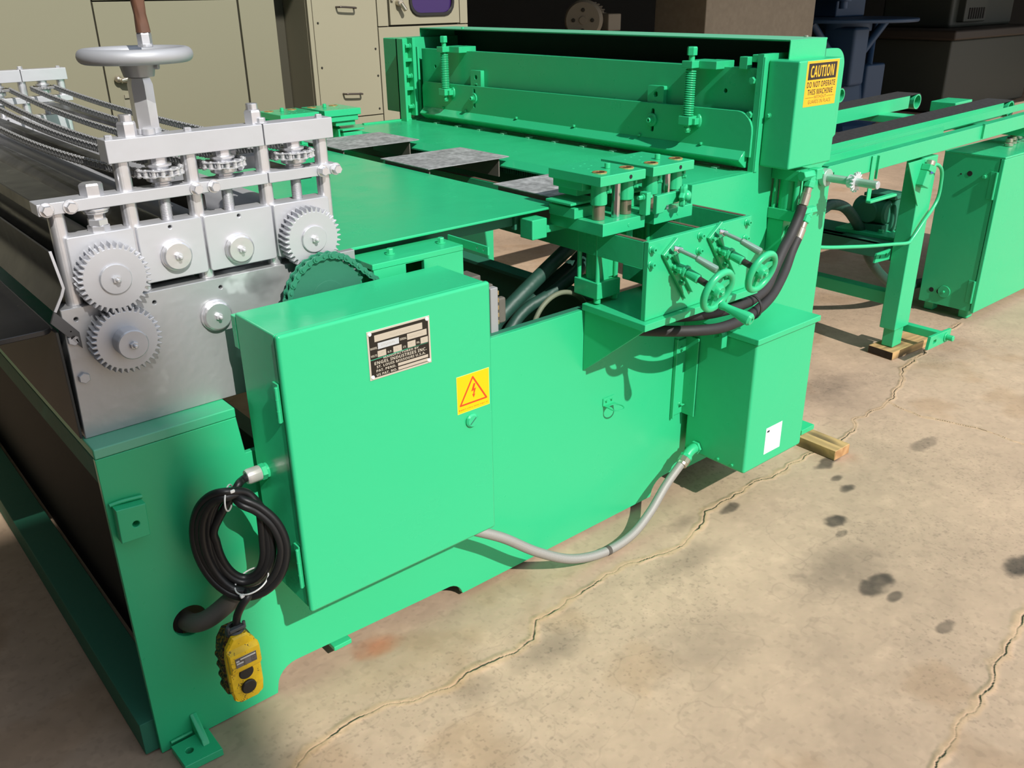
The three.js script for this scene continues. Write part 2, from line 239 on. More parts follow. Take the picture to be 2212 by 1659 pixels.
// ---------------------------------------------------------------- base frame of the machine
{
  const t = thing('machine_chassis', 'long green steel base frame with arched feet under the roller unit and sheet table', 'machine base', [0, 0, 0]);
  const outline = [[0, 0.002], [0.283, 0.003], [0.288, 0.03], ...arc(0.34, 0.02, 0.053, 160, 90, 5), [0.79, 0.06], ...arc(0.797, 0.01, 0.05, 80, 10, 5), [0.849, 0.017], [1.63, 0.017], ...arc(1.69, 0.015, 0.06, 170, 90, 5), [1.795, 0.077], [1.795, 0.747], [0.62, 0.747], [0.62, 0.66], [0.292, 0.66], [0.283, 0.747], [0, 0.747]];
  part(t, 'front_panel', ext(outline, 'z', -0.014, 0, [[0.114, 0.31, 0.037]], 0.001, 24), green);
  const overspray = std({ roughness: 0.45, bumpMap: orange, bumpScale: 0.0004, map: tex(256, 256, (u, v) => { const k = smooth(0.3, 0.08, u + 0.08 * (fbm(u * 30, v * 30, 30, 4) - 0.5)) * 0.55; return [0.19 + 0.42 * k, 0.735, 0.51 + 0.17 * k]; }, true) });
  part(t, 'deck_plate', B(0, 0.284, 0.7475, 0.769, -2.03, 0, 0.003), overspray, lab('green deck edge dulled by silver overspray'));
  part(t, 'deck_plate', B(0.284, 0.64, 0.747, 0.769, -2.03, -0.11, 0.003), greenDark);
  part(t, 'side_rail', B(0.0, 0.05, 0.69, 0.746, -2.0, -0.016), greenDark);
  part(t, 'side_rail', B(-0.03, 0.06, 0.005, 0.09, -2.0, -0.016), greenDark);
  part(t, 'shade_panel', B(0.09, 0.1, 0.01, 0.745, -1.98, -0.02, 0), dark);  // black sheet stands in for the deep shade of the open frame end
  part(t, 'rear_sill', B(0, 1.795, 0.01, 0.1, -2.02, -2.006, 0), greenDark);
  for (const x of [0.02, 0.62]) part(t, 'rear_post', B(x, x + 0.06, 0.1, 0.745, -2.02, -1.96), greenDark);
  part(t, 'cross_beam', B(0.70, 0.76, 0.1, 0.18, -2.0, -0.02), greenDark);
  part(t, 'cross_beam', B(1.72, 1.78, 0.1, 0.18, -2.0, -0.02), greenDark);
  part(t, 'top_lip', B(0.90, 1.795, 0.735, 0.747, -0.035, -0.014, 0.001), greenDark);
  // foot pad with gusset at the front corner
  const foot = part(t, 'foot_pad', ext([[0.018, 0.012], [0.103, 0.012], [0.103, 0.094], [0.02, 0.09]], 'y', 0.001, 0.02, [[0.045, 0.05, 0.009]], 0.001), green);
  part(foot, 'gusset', ext([[0.001, 0.02], [0.06, 0.02], [0.055, 0.03], [0.001, 0.068]], 'x', 0.073, 0.088), green);
  part(foot, 'weld_bead', tube([[0.022, 0.022, 0.003], [0.045, 0.023, 0.004], [0.07, 0.022, 0.003]], 0.004, 12, 6), green);
  const lug = part(t, 'lifting_lug', ext([[0.008, 0.571], [0.063, 0.569], [0.066, 0.64], [0.01, 0.645]], 'z', 0.001, 0.03, [[0.041, 0.603, 0.007]], 0.0012), green);
  part(lug, 'weld_bead', tube([[0.006, 0.647, 0.004], [0.03, 0.648, 0.005], [0.068, 0.644, 0.004]], 0.0045, 12, 6), green);
  part(t, 'foot_tab', B(0.44, 0.49, 0.045, 0.058, -0.05, 0.006), green);
  // pedestal that carries the sheet table
  const win = [[0.727, 0.965], [0.727, 1.0], [0.776, 1.0], [0.776, 0.965]];
  const ped = part(t, 'pedestal', [ext([[0.641, 0.70], [0.89, 0.70], [0.89, 0.992], [0.641, 0.992]], 'z', -0.012, 0, [[[0.727, 0.93], [0.727, 0.99], [0.777, 0.99], [0.777, 0.93]]], 0.001), B(0.88, 0.89, 0.7, 0.992, -0.10, -0.012, 0), B(0.641, 0.65, 0.9, 0.992, -0.09, -0.06, 0), B(0.66, 0.88, 0.8, 0.99, -0.105, -0.1, 0)], green);
  part(ped, 'top_plate', B(0.638, 0.891, 0.992, 1.006, -0.10, 0.001), greenTop);
  for (const x of [0.716, 0.86]) part(ped, 'bolt', bolt([x, 1.006, -0.047], [0, 1, 0], 0.0085, 0.011), green);
  part(t, 'flat_bracket', ext([[-0.06, 0.999], [0.095, 0.999], [0.095, 1.019], [-0.06, 1.019]], 'x', 0.8895, 0.8945, [[0.055, 1.009, 0.003], [0.08, 1.009, 0.003]], 0.0006), green);
  // slotted cover bracket at the right end
  const cov = part(t, 'cover_bracket', [B(1.703, 1.757, 0.29, 0.55, 0.001, 0.006), B(1.752, 1.757, 0.29, 0.56, 0.001, 0.055), B(1.70, 1.707, 0.285, 0.56, 0.001, 0.014)], green);
  part(cov, 'wing_screw', [...bolt([1.74, 0.325, 0.006], [0, 0, 1], 0.005, 0.008), B(1.735, 1.75, 0.323, 0.327, 0.014, 0.02)], green);
  part(cov, 'wing_screw', bolt([1.73, 0.52, 0.006], [0, 0, 1], 0.005, 0.008), green);
  const cup = part(t, 'cup_ring', [B(1.386, 1.434, 0.425, 0.45, 0.001, 0.003, 0.0005), ext([[1.388, 0.001], [1.432, 0.001], ...arc(1.41, 0.035, 0.024, -20, 200, 14)], 'y', 0.425, 0.4275, [[1.41, 0.034, 0.0205]], 0.0005, 20)], green);
  for (const x of [1.398, 1.42]) part(cup, 'screw', bolt([x, 0.441, 0.003], [0, 0, 1], 0.0035, 0.005), green);
}
{
  const t = thing('adjuster_shelf', 'green welded shelf with upright plate carrying two handwheel adjusters', 'support bracket', [1.5, 0.747, 0.1]);
  part(t, 'shelf_plate', ext([[1.292, 0.001], [1.77, 0.001], [1.77, 0.235], [1.287, 0.235]], 'y', 0.749, 0.768, [], 0.001), greenTop);
  part(t, 'gusset', ext([[0.001, 0.748], [0.225, 0.748], [0.001, 0.565]], 'x', 1.30, 1.31), green);
  part(t, 'gusset', ext([[0.001, 0.748], [0.225, 0.748], [0.001, 0.565]], 'x', 1.745, 1.755), green);
  const up = part(t, 'upright_plate', ext([[1.308, 0.769], [1.734, 0.769], [1.734, 0.977], [1.308, 0.977]], 'z', 0.2, 0.215, [], 0.001), green);
  for (const [x, y] of [[1.32, 0.957], [1.319, 0.918], [1.51, 0.96], [1.508, 0.92], [1.713, 0.962], [1.711, 0.918]]) part(up, 'socket_screw', socket([x, y, 0.215], [0, 0, 1], 0.0075, 0.014), green);
  for (const [x0, x1] of [[1.308, 1.324], [1.515, 1.531], [1.718, 1.734]]) {
    const r = part(t, 'slide_rail', B(x0, x1, 0.905, 0.9755, -1.99, 0.199), green);
    part(r, 'worn_edge', B(x0 + 0.001, x1 - 0.001, 0.9755, 0.977, -1.98, 0.197, 0.0005), rust);
  }
  part(t, 'stop_block', B(1.155, 1.207, 0.958, 1.011, -0.10, -0.05, 0.003), green);
  part(t, 'stop_bar', B(1.207, 1.308, 0.96, 0.98, -0.1, -0.08), green);
}
// handwheel adjusters
function adjuster(dx, dy, label, grip) {
  const t = thing('handwheel_adjuster', label, 'handwheel', [1.40 + dx, 0.90 + dy, 0.215], 'handwheel adjusters on the upright plate');
  const o = (x, y, z) => [x + dx, y + dy, z];
  const ax = V(0.03, -0.27, 0.95).normalize(), A = ax.toArray(), s = V(...o(1.408, 0.9, 0.228)), at = (k) => s.clone().addScaledVector(ax, k).toArray();
  const L = Math.hypot(0.094, 0.13), ux = 0.094 / L, uy = -0.13 / L, vx = -uy, vy = ux, q = (u, v) => [1.431 + dx + ux * u + vx * v, 0.887 + dy + uy * u + vy * v];
  const base = part(t, 'base_plate', [ext([q(-0.085, -0.031), q(0.085, -0.031), q(0.085, 0.031), q(-0.085, 0.031)], 'z', 0.2155, 0.226, [], 0.0012), ext([q(-0.07, -0.012), q(0.075, -0.012), q(0.075, 0.012), q(-0.07, 0.012)], 'z', 0.226, 0.240, [], 0.0012)], green);
  for (const [u, v] of [[-0.075, -0.022], [-0.035, -0.022], [-0.01, -0.022], [0.03, -0.022], [-0.06, 0.022], [0.072, 0.02]]) { const [x, y] = q(u, v); part(base, 'bolt', bolt([x, y, 0.226], [0, 0, 1], 0.006, 0.008), green); }
  part(t, 'universal_joint', [rod(at(-0.005), at(0.03), 0.014), rod(at(0.025), at(0.036), 0.017, 0.002), rod(at(0.036), at(0.075), 0.0125, 0.003), B(...[-0.02, 0.02].map((k) => at(0.022)[0] + k), ...[-0.006, 0.006].map((k) => at(0.022)[1] + k), ...[-0.006, 0.006].map((k) => at(0.022)[2] + k))], green);
  part(t, 'shaft', rod(at(0.07), at(0.135), 0.0085), std({ color: lin(0.06, 0.05, 0.045), roughness: 0.5, metalness: 0.5 }));
  const R = 0.052, wheel = [place(new THREE.TorusGeometry(R, 0.0092, 12, 36).rotateX(Math.PI / 2), at(0.135), A), lathe([[0.006, -0.012], [0.019, -0.012], [0.019, 0.004], [0.015, 0.012], [0.006, 0.012], [0.006, -0.012]], at(0.135), A)];
  for (let k = 0; k < 3; k++) { const a = k * 2.094 + 0.5; wheel.push(place(new THREE.BoxGeometry(0.036, 0.008, 0.016).translate(0.031, 0, 0).rotateY(a), at(0.133), A)); }
  const w = part(t, 'wheel', wheel, green);
  part(w, 'nut', hex(at(0.147), A, 0.007, 0.007), green);
  if (grip) {
    const h = s.clone().addScaledVector(ax, 0.138).add(V(0.026, -0.043, -0.008));
    part(t, 'crank_grip', lathe([[0.0001, 0], [0.011, 0], [0.012, 0.006], [0.0095, 0.016], [0.012, 0.045], [0.0165, 0.075], [0.0165, 0.086], [0.012, 0.092], [0.006, 0.092], [0.006, 0.086], [0.0001, 0.086]], h.toArray(), [0.12, -0.25, 1]), green);
  }
  const l0 = V(...o(1.384, 0.952, 0.25)), l1 = V(...o(1.4, 0.937, 0.293)), l2 = V(...o(1.424, 0.91, 0.343));
  const lev = part(t, 'clamp_lever', [rod(l0.toArray(), l1.toArray(), 0.0055), rod(l1.toArray(), l2.toArray(), 0.0085, 0.004, 16, 0.0105)], std({ color: lin(0.26, 0.42, 0.34), roughness: 0.28, metalness: 0.5 }), lab('worn shiny toggle lever'));
  part(lev, 'pivot', [rod(l0.clone().add(V(-0.012, 0.004, -0.01)).toArray(), l0.clone().add(V(0.012, -0.004, 0)).toArray(), 0.0075), rod(o(1.39, 0.935, 0.226), l0.toArray(), 0.009)], chrome);
}
adjuster(0, 0, 'handwheel adjuster nearest the control box, with a tapered crank grip on its rim', true);
adjuster(0.182, 0.012, 'handwheel adjuster beside the hydraulic hoses, without a crank grip', false);

// ---------------------------------------------------------------- silver roller unit
const FAR = -2.02, FX = 0.035;                                  // inner frame stands this much behind the front one
{
  const t = thing('roller_straightener', 'silver painted roller straightening unit with meshing gears and guide posts', 'machine', [0.3, 0.769, -0.08]);
  const caps = (x, y, z, parent, r = 0.03) => {
    const c = part(parent, 'bearing_cap', [rod([x, y, z], [x, y, z + 0.006], r, 0.001, 36), lathe([[0.0001, 0.016], [r * 0.8, 0.016], [r * 0.9, 0.0135], [r * 0.92, 0.004], [0.0001, 0.004]], [x, y, z], [0, 0, 1], 36)], silverRound);
    part(c, 'grease_nipple', [hex([x, y, z + 0.016], [0, 0, 1], 0.0075, 0.006), rod([x, y, z + 0.022], [x, y, z + 0.031], 0.0035, 0.0015, 10)], chainSilver); return c;
  };
  for (const zo of [0, FAR]) {
    const front = zo === 0, kids = t.children.length, z0 = -0.105 + zo, z1 = -0.058 + zo, zc = -0.0815 + zo;
    const pl = part(t, 'side_plate', ext([[0.005, 0.7695], [0.631, 0.7695], [0.631, 1.03], [0.012, 1.03]], 'z', z0, z1, [[0.035, 1.008, 0.004], [0.18, 1.008, 0.004], [0.315, 1.01, 0.004]], 0.0012, 10), front ? silverWorn : silver);
    if (front) { for (const [x, y] of [[0.018, 0.894], [0.014, 0.972]]) part(pl, 'bolt', hex([x + 0.008, y, z1], [0, 0, 1], 0.011, 0.008), silver); }
    [[0.047, 0.166], [0.171, 0.297], [0.301, 0.445], [0.449, 0.577]].forEach(([x0, x1], i) => {
      const xm = (x0 + x1) / 2;
      const b = part(t, 'bearing_block', ext(rrect(x0, x1, 1.047, 1.158, 0.006), 'z', z0, z1 + 0.001 * i, i === 1 || i === 2 ? [[xm, 1.148, 0.0035]] : [], 0.0015), silver);
      if (front && (i === 1 || i === 2)) caps(i === 1 ? 0.236 : 0.364, i === 1 ? 1.093 : 1.083, z1, b, 0.031);
    });
    for (const x of [0.044, 0.172, 0.299, 0.449, 0.583]) part(t, 'guide_post', rod([x, 1.03, zc], [x, x < 0.1 ? 1.203 : 1.277, zc], 0.0145, 0.001, 24), silverRound);
    for (const [x0, x1] of [[0.012, 0.4465], [0.4485, 0.609]]) part(t, 'lower_bar', B(x0, x1, 1.202, 1.2235, z0, z1, 0.0015), silver);
    for (const [x0, x1] of [[0.145, 0.4475], [0.4495, 0.604]]) part(t, 'upper_bar', B(x0, x1, 1.277, 1.3185, z0, z1, 0.0015), silver);
    if (front) for (const x of [0.026, 0.066, 0.296, 0.331, 0.57, 0.601]) part(t, 'bolt', bolt([x, 1.2125, z1], [0, 0, 1], 0.0098, 0.012, x * 20), silverRound);
    for (const x of [0.156, 0.302, 0.58]) part(t, 'bolt', hex([x, 1.3185, zc + 0.01], [0, 1, 0], 0.007, 0.007), silver);
    part(t, 'bolt', bolt([0.452, 1.3185, zc + 0.01], [0, 1, 0], 0.009, 0.009), silver);
    if (front) for (const x of [0.196, 0.443]) { const h = part(t, 'lock_nut', hex([x, 1.3185, zc - 0.005], [0, 1, 0], 0.0175, 0.026, 0.5), silverRound); part(h, 'stud', rod([x, 1.3445, zc - 0.005], [x, 1.357, zc - 0.005], 0.0115), silverRound); }
    // screw jacks with their sprockets
    [0.24, 0.366, 0.518].forEach((x) => {
      const thread = [[0.0001, 0]]; for (let k = 0; k < 22; k++) thread.push([0.0098, k * 0.002], [0.0112, k * 0.002 + 0.001]); thread.push([0.0001, 0.046]);
      part(t, 'jack_screw', lathe(thread, [x, 1.157, zc], [0, 1, 0], 18), silverRound);
      part(t, 'jack_hub', lathe([[0.0001, 0], [0.019, 0], [0.019, 0.003], [0.0165, 0.004], [0.0165, 0.007], [0.0215, 0.0085], [0.0255, 0.0105], [0.0255, 0.021], [0.018, 0.022], [0.018, 0.036], [0.024, 0.037], [0.024, 0.041], [0.017, 0.042], [0.017, 0.053], [0.0001, 0.053]], [x, 1.2235, zc], [0, 1, 0], 28), silverRound);
      const s = gearGeo(0, 0, 0.041, 20, -0.004, 0.004, 0.012).rotateX(-Math.PI / 2).translate(x, 1.251, zc);
      part(t, 'jack_sprocket', s, front ? silver : chainSteel);
    });
    if (!front) for (const m of t.children.slice(kids)) m.position.x += FX;
  }
  // lock stack over the first block
  const ab = part(t, 'adjusting_bolt', [hex([0.113, 1.2235, -0.082], [0, 1, 0], 0.0205, 0.022, 0.4), rod([0.113, 1.158, -0.082], [0.113, 1.2235, -0.082], 0.0115)], silverRound);
  for (const [y, r] of [[1.196, 0.025], [1.191, 0.022]]) part(ab, 'washer', rod([0.113, y, -0.082], [0.113, y + 0.005, -0.082], r), silverRound);
  for (const [y, r, h, q] of [[1.158, 0.0195, 0.0115, 0.2], [1.1695, 0.0185, 0.0115, 0.9], [1.181, 0.0155, 0.01, 0.5]]) part(ab, 'nut', hex([0.113, y, -0.082], [0, 1, 0], r, h, q), silverRound);
  // gears on the front
  const gear = (x, y, n, hub, a) => { n = 36;
    const z0 = -0.052, z1 = -0.019, g = part(t, 'spur_gear', gearGeo(0, 0, 0.065, n, z0, z1, 0.008, 0.05).rotateZ(a).translate(x, y, 0), silver);
    part(g, 'hub', hub > 0.02 ? [rod([x, y, z1 - 0.002], [x, y, z1 + hub], 0.0285, 0.002, 36)] : [rod([x, y, z1 - 0.002], [x, y, z1 + hub], 0.0285, 0.0015, 36)], silver);
    part(g, 'grease_nipple', [hex([x, y, z1 + hub], [0, 0, 1], 0.008, 0.006), rod([x, y, z1 + hub + 0.006], [x, y, z1 + hub + 0.015], 0.0038, 0.0015, 10)], chainSilver);
  };
  gear(0.107, 1.08, 40, 0.005, 0); gear(0.107, 0.959, 40, 0.032, 0.078); gear(0.514, 1.083, 40, 0.005, 0.03);
  caps(0.296, 0.956, -0.058, t, 0.033);
  // rollers
  for (const [x, y] of [[0.107, 1.08], [0.236, 1.093], [0.364, 1.083], [0.514, 1.083], [0.107, 0.968], [0.296, 0.956], [0.45, 0.96], [0.57, 0.955]]) part(t, 'roller', rod([x, y, -2.0 + 0.02], [x, y, -0.108], y > 1 ? 0.0535 : 0.05, 0.002, 32), y > 1.09 || x === 0.107 ? steel : silver);
  // tie bars and covers running to the far frame
  part(t, 'tie_bar', B(0.014, 0.078, 1.2, 1.223, -2.06, -0.106), steel);
  part(t, 'tie_bar', B(0.30, 0.33, 1.16, 1.19, -2.06, -0.106), steel);
  part(t, 'tie_bar', B(0.53, 0.57, 1.19, 1.203, -2.06, -0.106), steel);
  part(t, 'clamp_block', [B(0.375, 0.41, 1.224, 1.268, -0.15, -0.112), B(0.41, 0.47, 1.224, 1.25, -0.16, -0.125), ...bolt([0.41, 1.235, -0.115], [0, 0, 1], 0.009, 0.012)], silver);
  // entry guide: bent sheet on the infeed side
  part(t, 'entry_guide', ext([[0.018, 1.14], [0.024, 1.09], [0.026, 1.072], [0.02, 1.058], [0.003, 1.031], [-0.001, 1.033], [0.016, 1.06], [0.022, 1.073], [0.02, 1.09], [0.014, 1.14]], 'z', -1.99, -0.052, [], 0.0004), steel);
  part(t, 'entry_strap', ext([[0.0, 1.033], [0.034, 0.985], [0.034, 0.953], [-0.01, 1.012]], 'z', -0.056, -0.05, [[0.02, 0.99, 0.002], [0.026, 0.975, 0.002]], 0.0006), std({ color: lin(0.1, 0.1, 0.105), roughness: 0.5, metalness: 0.4 }));
  part(t, 'entry_tray', ext(rrect(-0.16, -0.004, -1.9, -0.075, 0.02), 'y', 0.985, 0.995, [], 0.001), steel);
  part(t, 'infeed_skirt', B(-0.004, 0.001, 0.772, 0.99, -2.05, -0.06, 0.0008), std({ color: lin(0.05, 0.048, 0.046), roughness: 0.6, metalness: 0.3 }));
  part(t, 'guide_edge', ext([[0.018, 1.142], [0.0245, 1.09], [0.0265, 1.072], [0.0205, 1.058], [0.0035, 1.03], [-0.0005, 1.033], [0.016, 1.06], [0.0215, 1.073], [0.0195, 1.09], [0.013, 1.142]], 'z', -0.0522, -0.0495, [], 0.0003), silver);
  // handwheel on its square post
  const hw = part(t, 'handwheel', [new THREE.TorusGeometry(0.087, 0.0125, 18, 56).rotateX(Math.PI / 2).scale(1, 1.05, 1).translate(0.238, 1.456, -0.096), lathe([[0.0001, 0], [0.07, 0.0], [0.075, 0.006], [0.07, 0.012], [0.03, 0.014], [0.0001, 0.014]], [0.238, 1.449, -0.096], [0, 1, 0], 40), lathe([[0.0001, 0], [0.0265, 0], [0.0275, 0.004], [0.034, 0.034], [0.0001, 0.034]], [0.238, 1.419, -0.096], [0, 1, 0], 32), rod([0.26, 1.436, -0.08], [0.268, 1.436, -0.072], 0.005)], std({ color: lin(0.42, 0.43, 0.46), roughness: 0.5, metalness: 0.3, bumpMap: orange, bumpScale: 0.0005 }));
  part(hw, 'post', lathe([[0.0001, 0], [0.022, 0], [0.0225, 0.078], [0.019, 0.09], [0.0001, 0.093]], [0.238, 1.327, -0.1], [0, 1, 0], 6), silverRound);
  part(hw, 'post_base', [rod([0.238, 1.3185, -0.1], [0.238, 1.328, -0.1], 0.024), rod([0.231, 1.3185, -0.076], [0.231, 1.33, -0.076], 0.012)], silver);
  part(hw, 'handle_nut', [hex([0.255, 1.474, -0.085], [0, 1, 0], 0.0128, 0.02, 0.35), rod([0.255, 1.469, -0.085], [0.255, 1.475, -0.085], 0.013)], silverRound);
  part(hw, 'crank_handle', lathe([[0.0001, 0], [0.0125, 0], [0.0118, 0.012], [0.0105, 0.03], [0.012, 0.055], [0.0165, 0.085], [0.019, 0.12], [0.016, 0.14], [0.0001, 0.148]], [0.255, 1.494, -0.085], [-0.03, 1, 0], 24), handleWood, lab('turned brown wooden handle'));
}
// chains that couple the screw jacks
function link(x, y, z, ang, p, r, w, tk, up) {       // one link: two plates, a roller and its pins, along angle ang in the plane across "up"
  const g = [];
  for (const s of [-1, 1]) { const q = ext([...arc(p / 2, 0, r * 1.05, -90, 90, 4), [0, r * 0.7], ...arc(-p / 2, 0, r * 1.05, 90, 270, 4), [0, -r * 0.7]], 'z', s * w / 2 - tk / 2, s * w / 2 + tk / 2, [], tk * 0.2); g.push(q); }
  for (const s of [-1, 1]) { g.push(rod([s * p / 2, 0, -w / 2], [s * p / 2, 0, w / 2], r * 0.72, 0.0002, 10), rod([s * p / 2, 0, -w / 2 - tk * 1.6], [s * p / 2, 0, w / 2 + tk * 1.6], r * 0.42, 0.0004, 8)); }
  return g.map((q) => { q.rotateZ(ang); if (up) q.rotateX(-Math.PI / 2); return q.translate(x, y, z); });
}
[0.24, 0.366, 0.518].forEach((x, i) => {
  const t = thing('jack_chain', ['roller chain from the handwheel sprocket, first of the three long chains', 'middle roller chain between the second pair of jack sprockets', 'roller chain nearest the green sheet table, last of the three long chains'][i], 'roller chain', [x, 1.251, -1.07], 'long chains across the roller unit');
  const zn = -0.0815, zf = -0.0815 + FAR, R = 0.0395, p = 0.0159;
  for (let k = 0; k <= 8; k++) { const a = Math.PI * k / 8; part(t, 'link', link(x + R * Math.cos(a), 1.251, zn + R * Math.sin(a), -a - Math.PI / 2, p, 0.0052, k % 2 ? 0.0095 : 0.0125, 0.0014, true), chainSilver); }
  const far = []; for (let k = 0; k <= 8; k++) { const a = Math.PI + Math.PI * k / 8; far.push(...link(x + FX + R * Math.cos(a), 1.251, zf + R * Math.sin(a), -a - Math.PI / 2, p, 0.0046, 0.009, 0.0014, true)); }
  part(t, 'wrapped_links', far, chainSteel, { kind: 'stuff' });
  for (const s of [-1, 1]) {
    const g = [], n = Math.floor((zn - zf) / p), sag = [0.034, 0.03, 0.02][i] * (s < 0 ? 1.15 : 0.9);
    for (let k = 0; k < n; k++) {
      const f = (k + 0.5) / n, z = zn + (zf - zn) * f, y = 1.251 - sag * 4 * f * (1 - f), xs = x + FX * f + s * R;
      const w = k % 2 ? 0.0088 : 0.0122, h = k % 2 ? 0.36 : 0.62;
      for (const e of [-1, 1]) g.push(B(xs - 0.0042, xs + 0.0042, y + e * (w / 2 + 0.0007) - 0.0007, y + e * (w / 2 + 0.0007) + 0.0007, z - p * h, z + p * h, 0));
      for (const o of [-0.5, 0.5]) if (k % 2 === 0) g.push(new THREE.CylinderGeometry(0.0046, 0.0046, 0.0088, 8).translate(xs, y, z + o * p), new THREE.CylinderGeometry(0.0028, 0.0032, 0.019, 7).translate(xs, y, z + o * p));
    }
    part(t, 'chain_strand', g, chainSteel, { kind: 'stuff' });
  }
});
// drive sprocket and its heavy chain behind the control box
{
  const cx = 0.525, cy = 0.953, R = 0.094, t = thing('drive_sprocket', 'large dark green sprocket half hidden behind the control box', 'sprocket', [cx, cy, -0.01]);
  part(t, 'sprocket_disc', gearGeo(cx, cy, R, 32, -0.012, -0.002, 0.012), greenDark);
  part(t, 'hub', [rod([cx, cy, -0.045], [cx, cy, -0.0005], 0.04, 0.0006, 32)], greenDark);
  const c = thing('drive_chain', 'heavy roller chain with green overspray wrapped over the large sprocket', 'roller chain', [cx, cy + R, 0]);
  const paint = std({ color: lin(0.03, 0.22, 0.13), roughness: 0.5, metalness: 0.2 }), grey = std({ color: lin(0.32, 0.34, 0.33), roughness: 0.4, metalness: 0.6 });
  const p = 0.0185, n0 = 15, path = [];
  const a1 = 48 * Math.PI / 180, step = p / R;
  for (let k = 0; k < n0; k++) { const a = a1 + (k + 0.5) * step; path.push([cx + R * Math.cos(a), cy + R * Math.sin(a), a + Math.PI / 2]); }
  const ex = cx + R * Math.cos(a1), ey = cy + R * Math.sin(a1), dx = Math.sin(a1), dy = -Math.cos(a1);
  for (let k = 0; k < 7; k++) path.push([ex + dx * (k + 0.5) * p, ey + dy * (k + 0.5) * p, Math.atan2(dy, dx)]);
  path.forEach(([x, y, a], k) => part(c, 'link', link(x, y, -0.004, a, p, 0.0072, k % 2 ? 0.014 : 0.019, 0.0024, false), k > n0 - 4 && k < n0 ? grey : paint));
}

// ---------------------------------------------------------------- sheet table and sheet supports
{
  const t = thing('sheet_table', 'flat glossy green sheet table between the roller unit and the shear', 'table', [0.95, 1.024, -1]);
  part(t, 'table_top', ext([[0.60, -0.073], ...arc(1.262, -0.095, 0.02, 90, 0, 5), [1.285, -1.95], [0.60, -1.95]], 'y', 1.0235, 1.03, [], 0.0015), greenTop);
  part(t, 'edge_angle', [B(0.66, 1.165, 0.985, 1.023, -0.135, -0.125, 0.001), B(1.15, 1.168, 0.975, 1.023, -0.13, -0.115, 0.001), B(0.66, 1.165, 1.013, 1.023, -0.18, -0.135, 0.001)], greenDark);
  part(t, 'under_beam', B(1.18, 1.22, 0.96, 1.02, -1.9, -0.2), greenDark);
  part(t, 'under_beam', B(0.66, 0.72, 0.96, 1.02, -1.9, -0.2), greenDark);
}
[[-0.13, -0.375], [-0.70, -0.98], [-1.235, -1.52]].forEach(([zn, zf], i) => {
  const t = thing('sheet_support', ['bare galvanised support plate behind the near punching units', 'middle bare galvanised support plate bridging the gap before the shear', 'bare galvanised support plate beside the far punching units'][i], 'support plate', [1.45, 1.0, (zn + zf) / 2], 'galvanised support plates');
  part(t, 'top_sheet', ext([[1.289, zn], [1.595, zn], [1.63, zn - 0.006], [1.63, zf], [1.289, zf]], 'y', 1.0395, 1.0425, [], 0.0005), galv);
  part(t, 'web', B(1.588, 1.592, 0.9775, 1.0395, zf + 0.01, zn - 0.012, 0.0005), galvDull);
  part(t, 'web', B(1.30, 1.304, 0.9775, 1.0395, zf + 0.01, zn - 0.012, 0.0005), galvDull);
  part(t, 'bolt', bolt([1.592, 1.0, (zn + zf) / 2 + 0.09], [1, 0, 0], 0.008, 0.012), nickel);
});

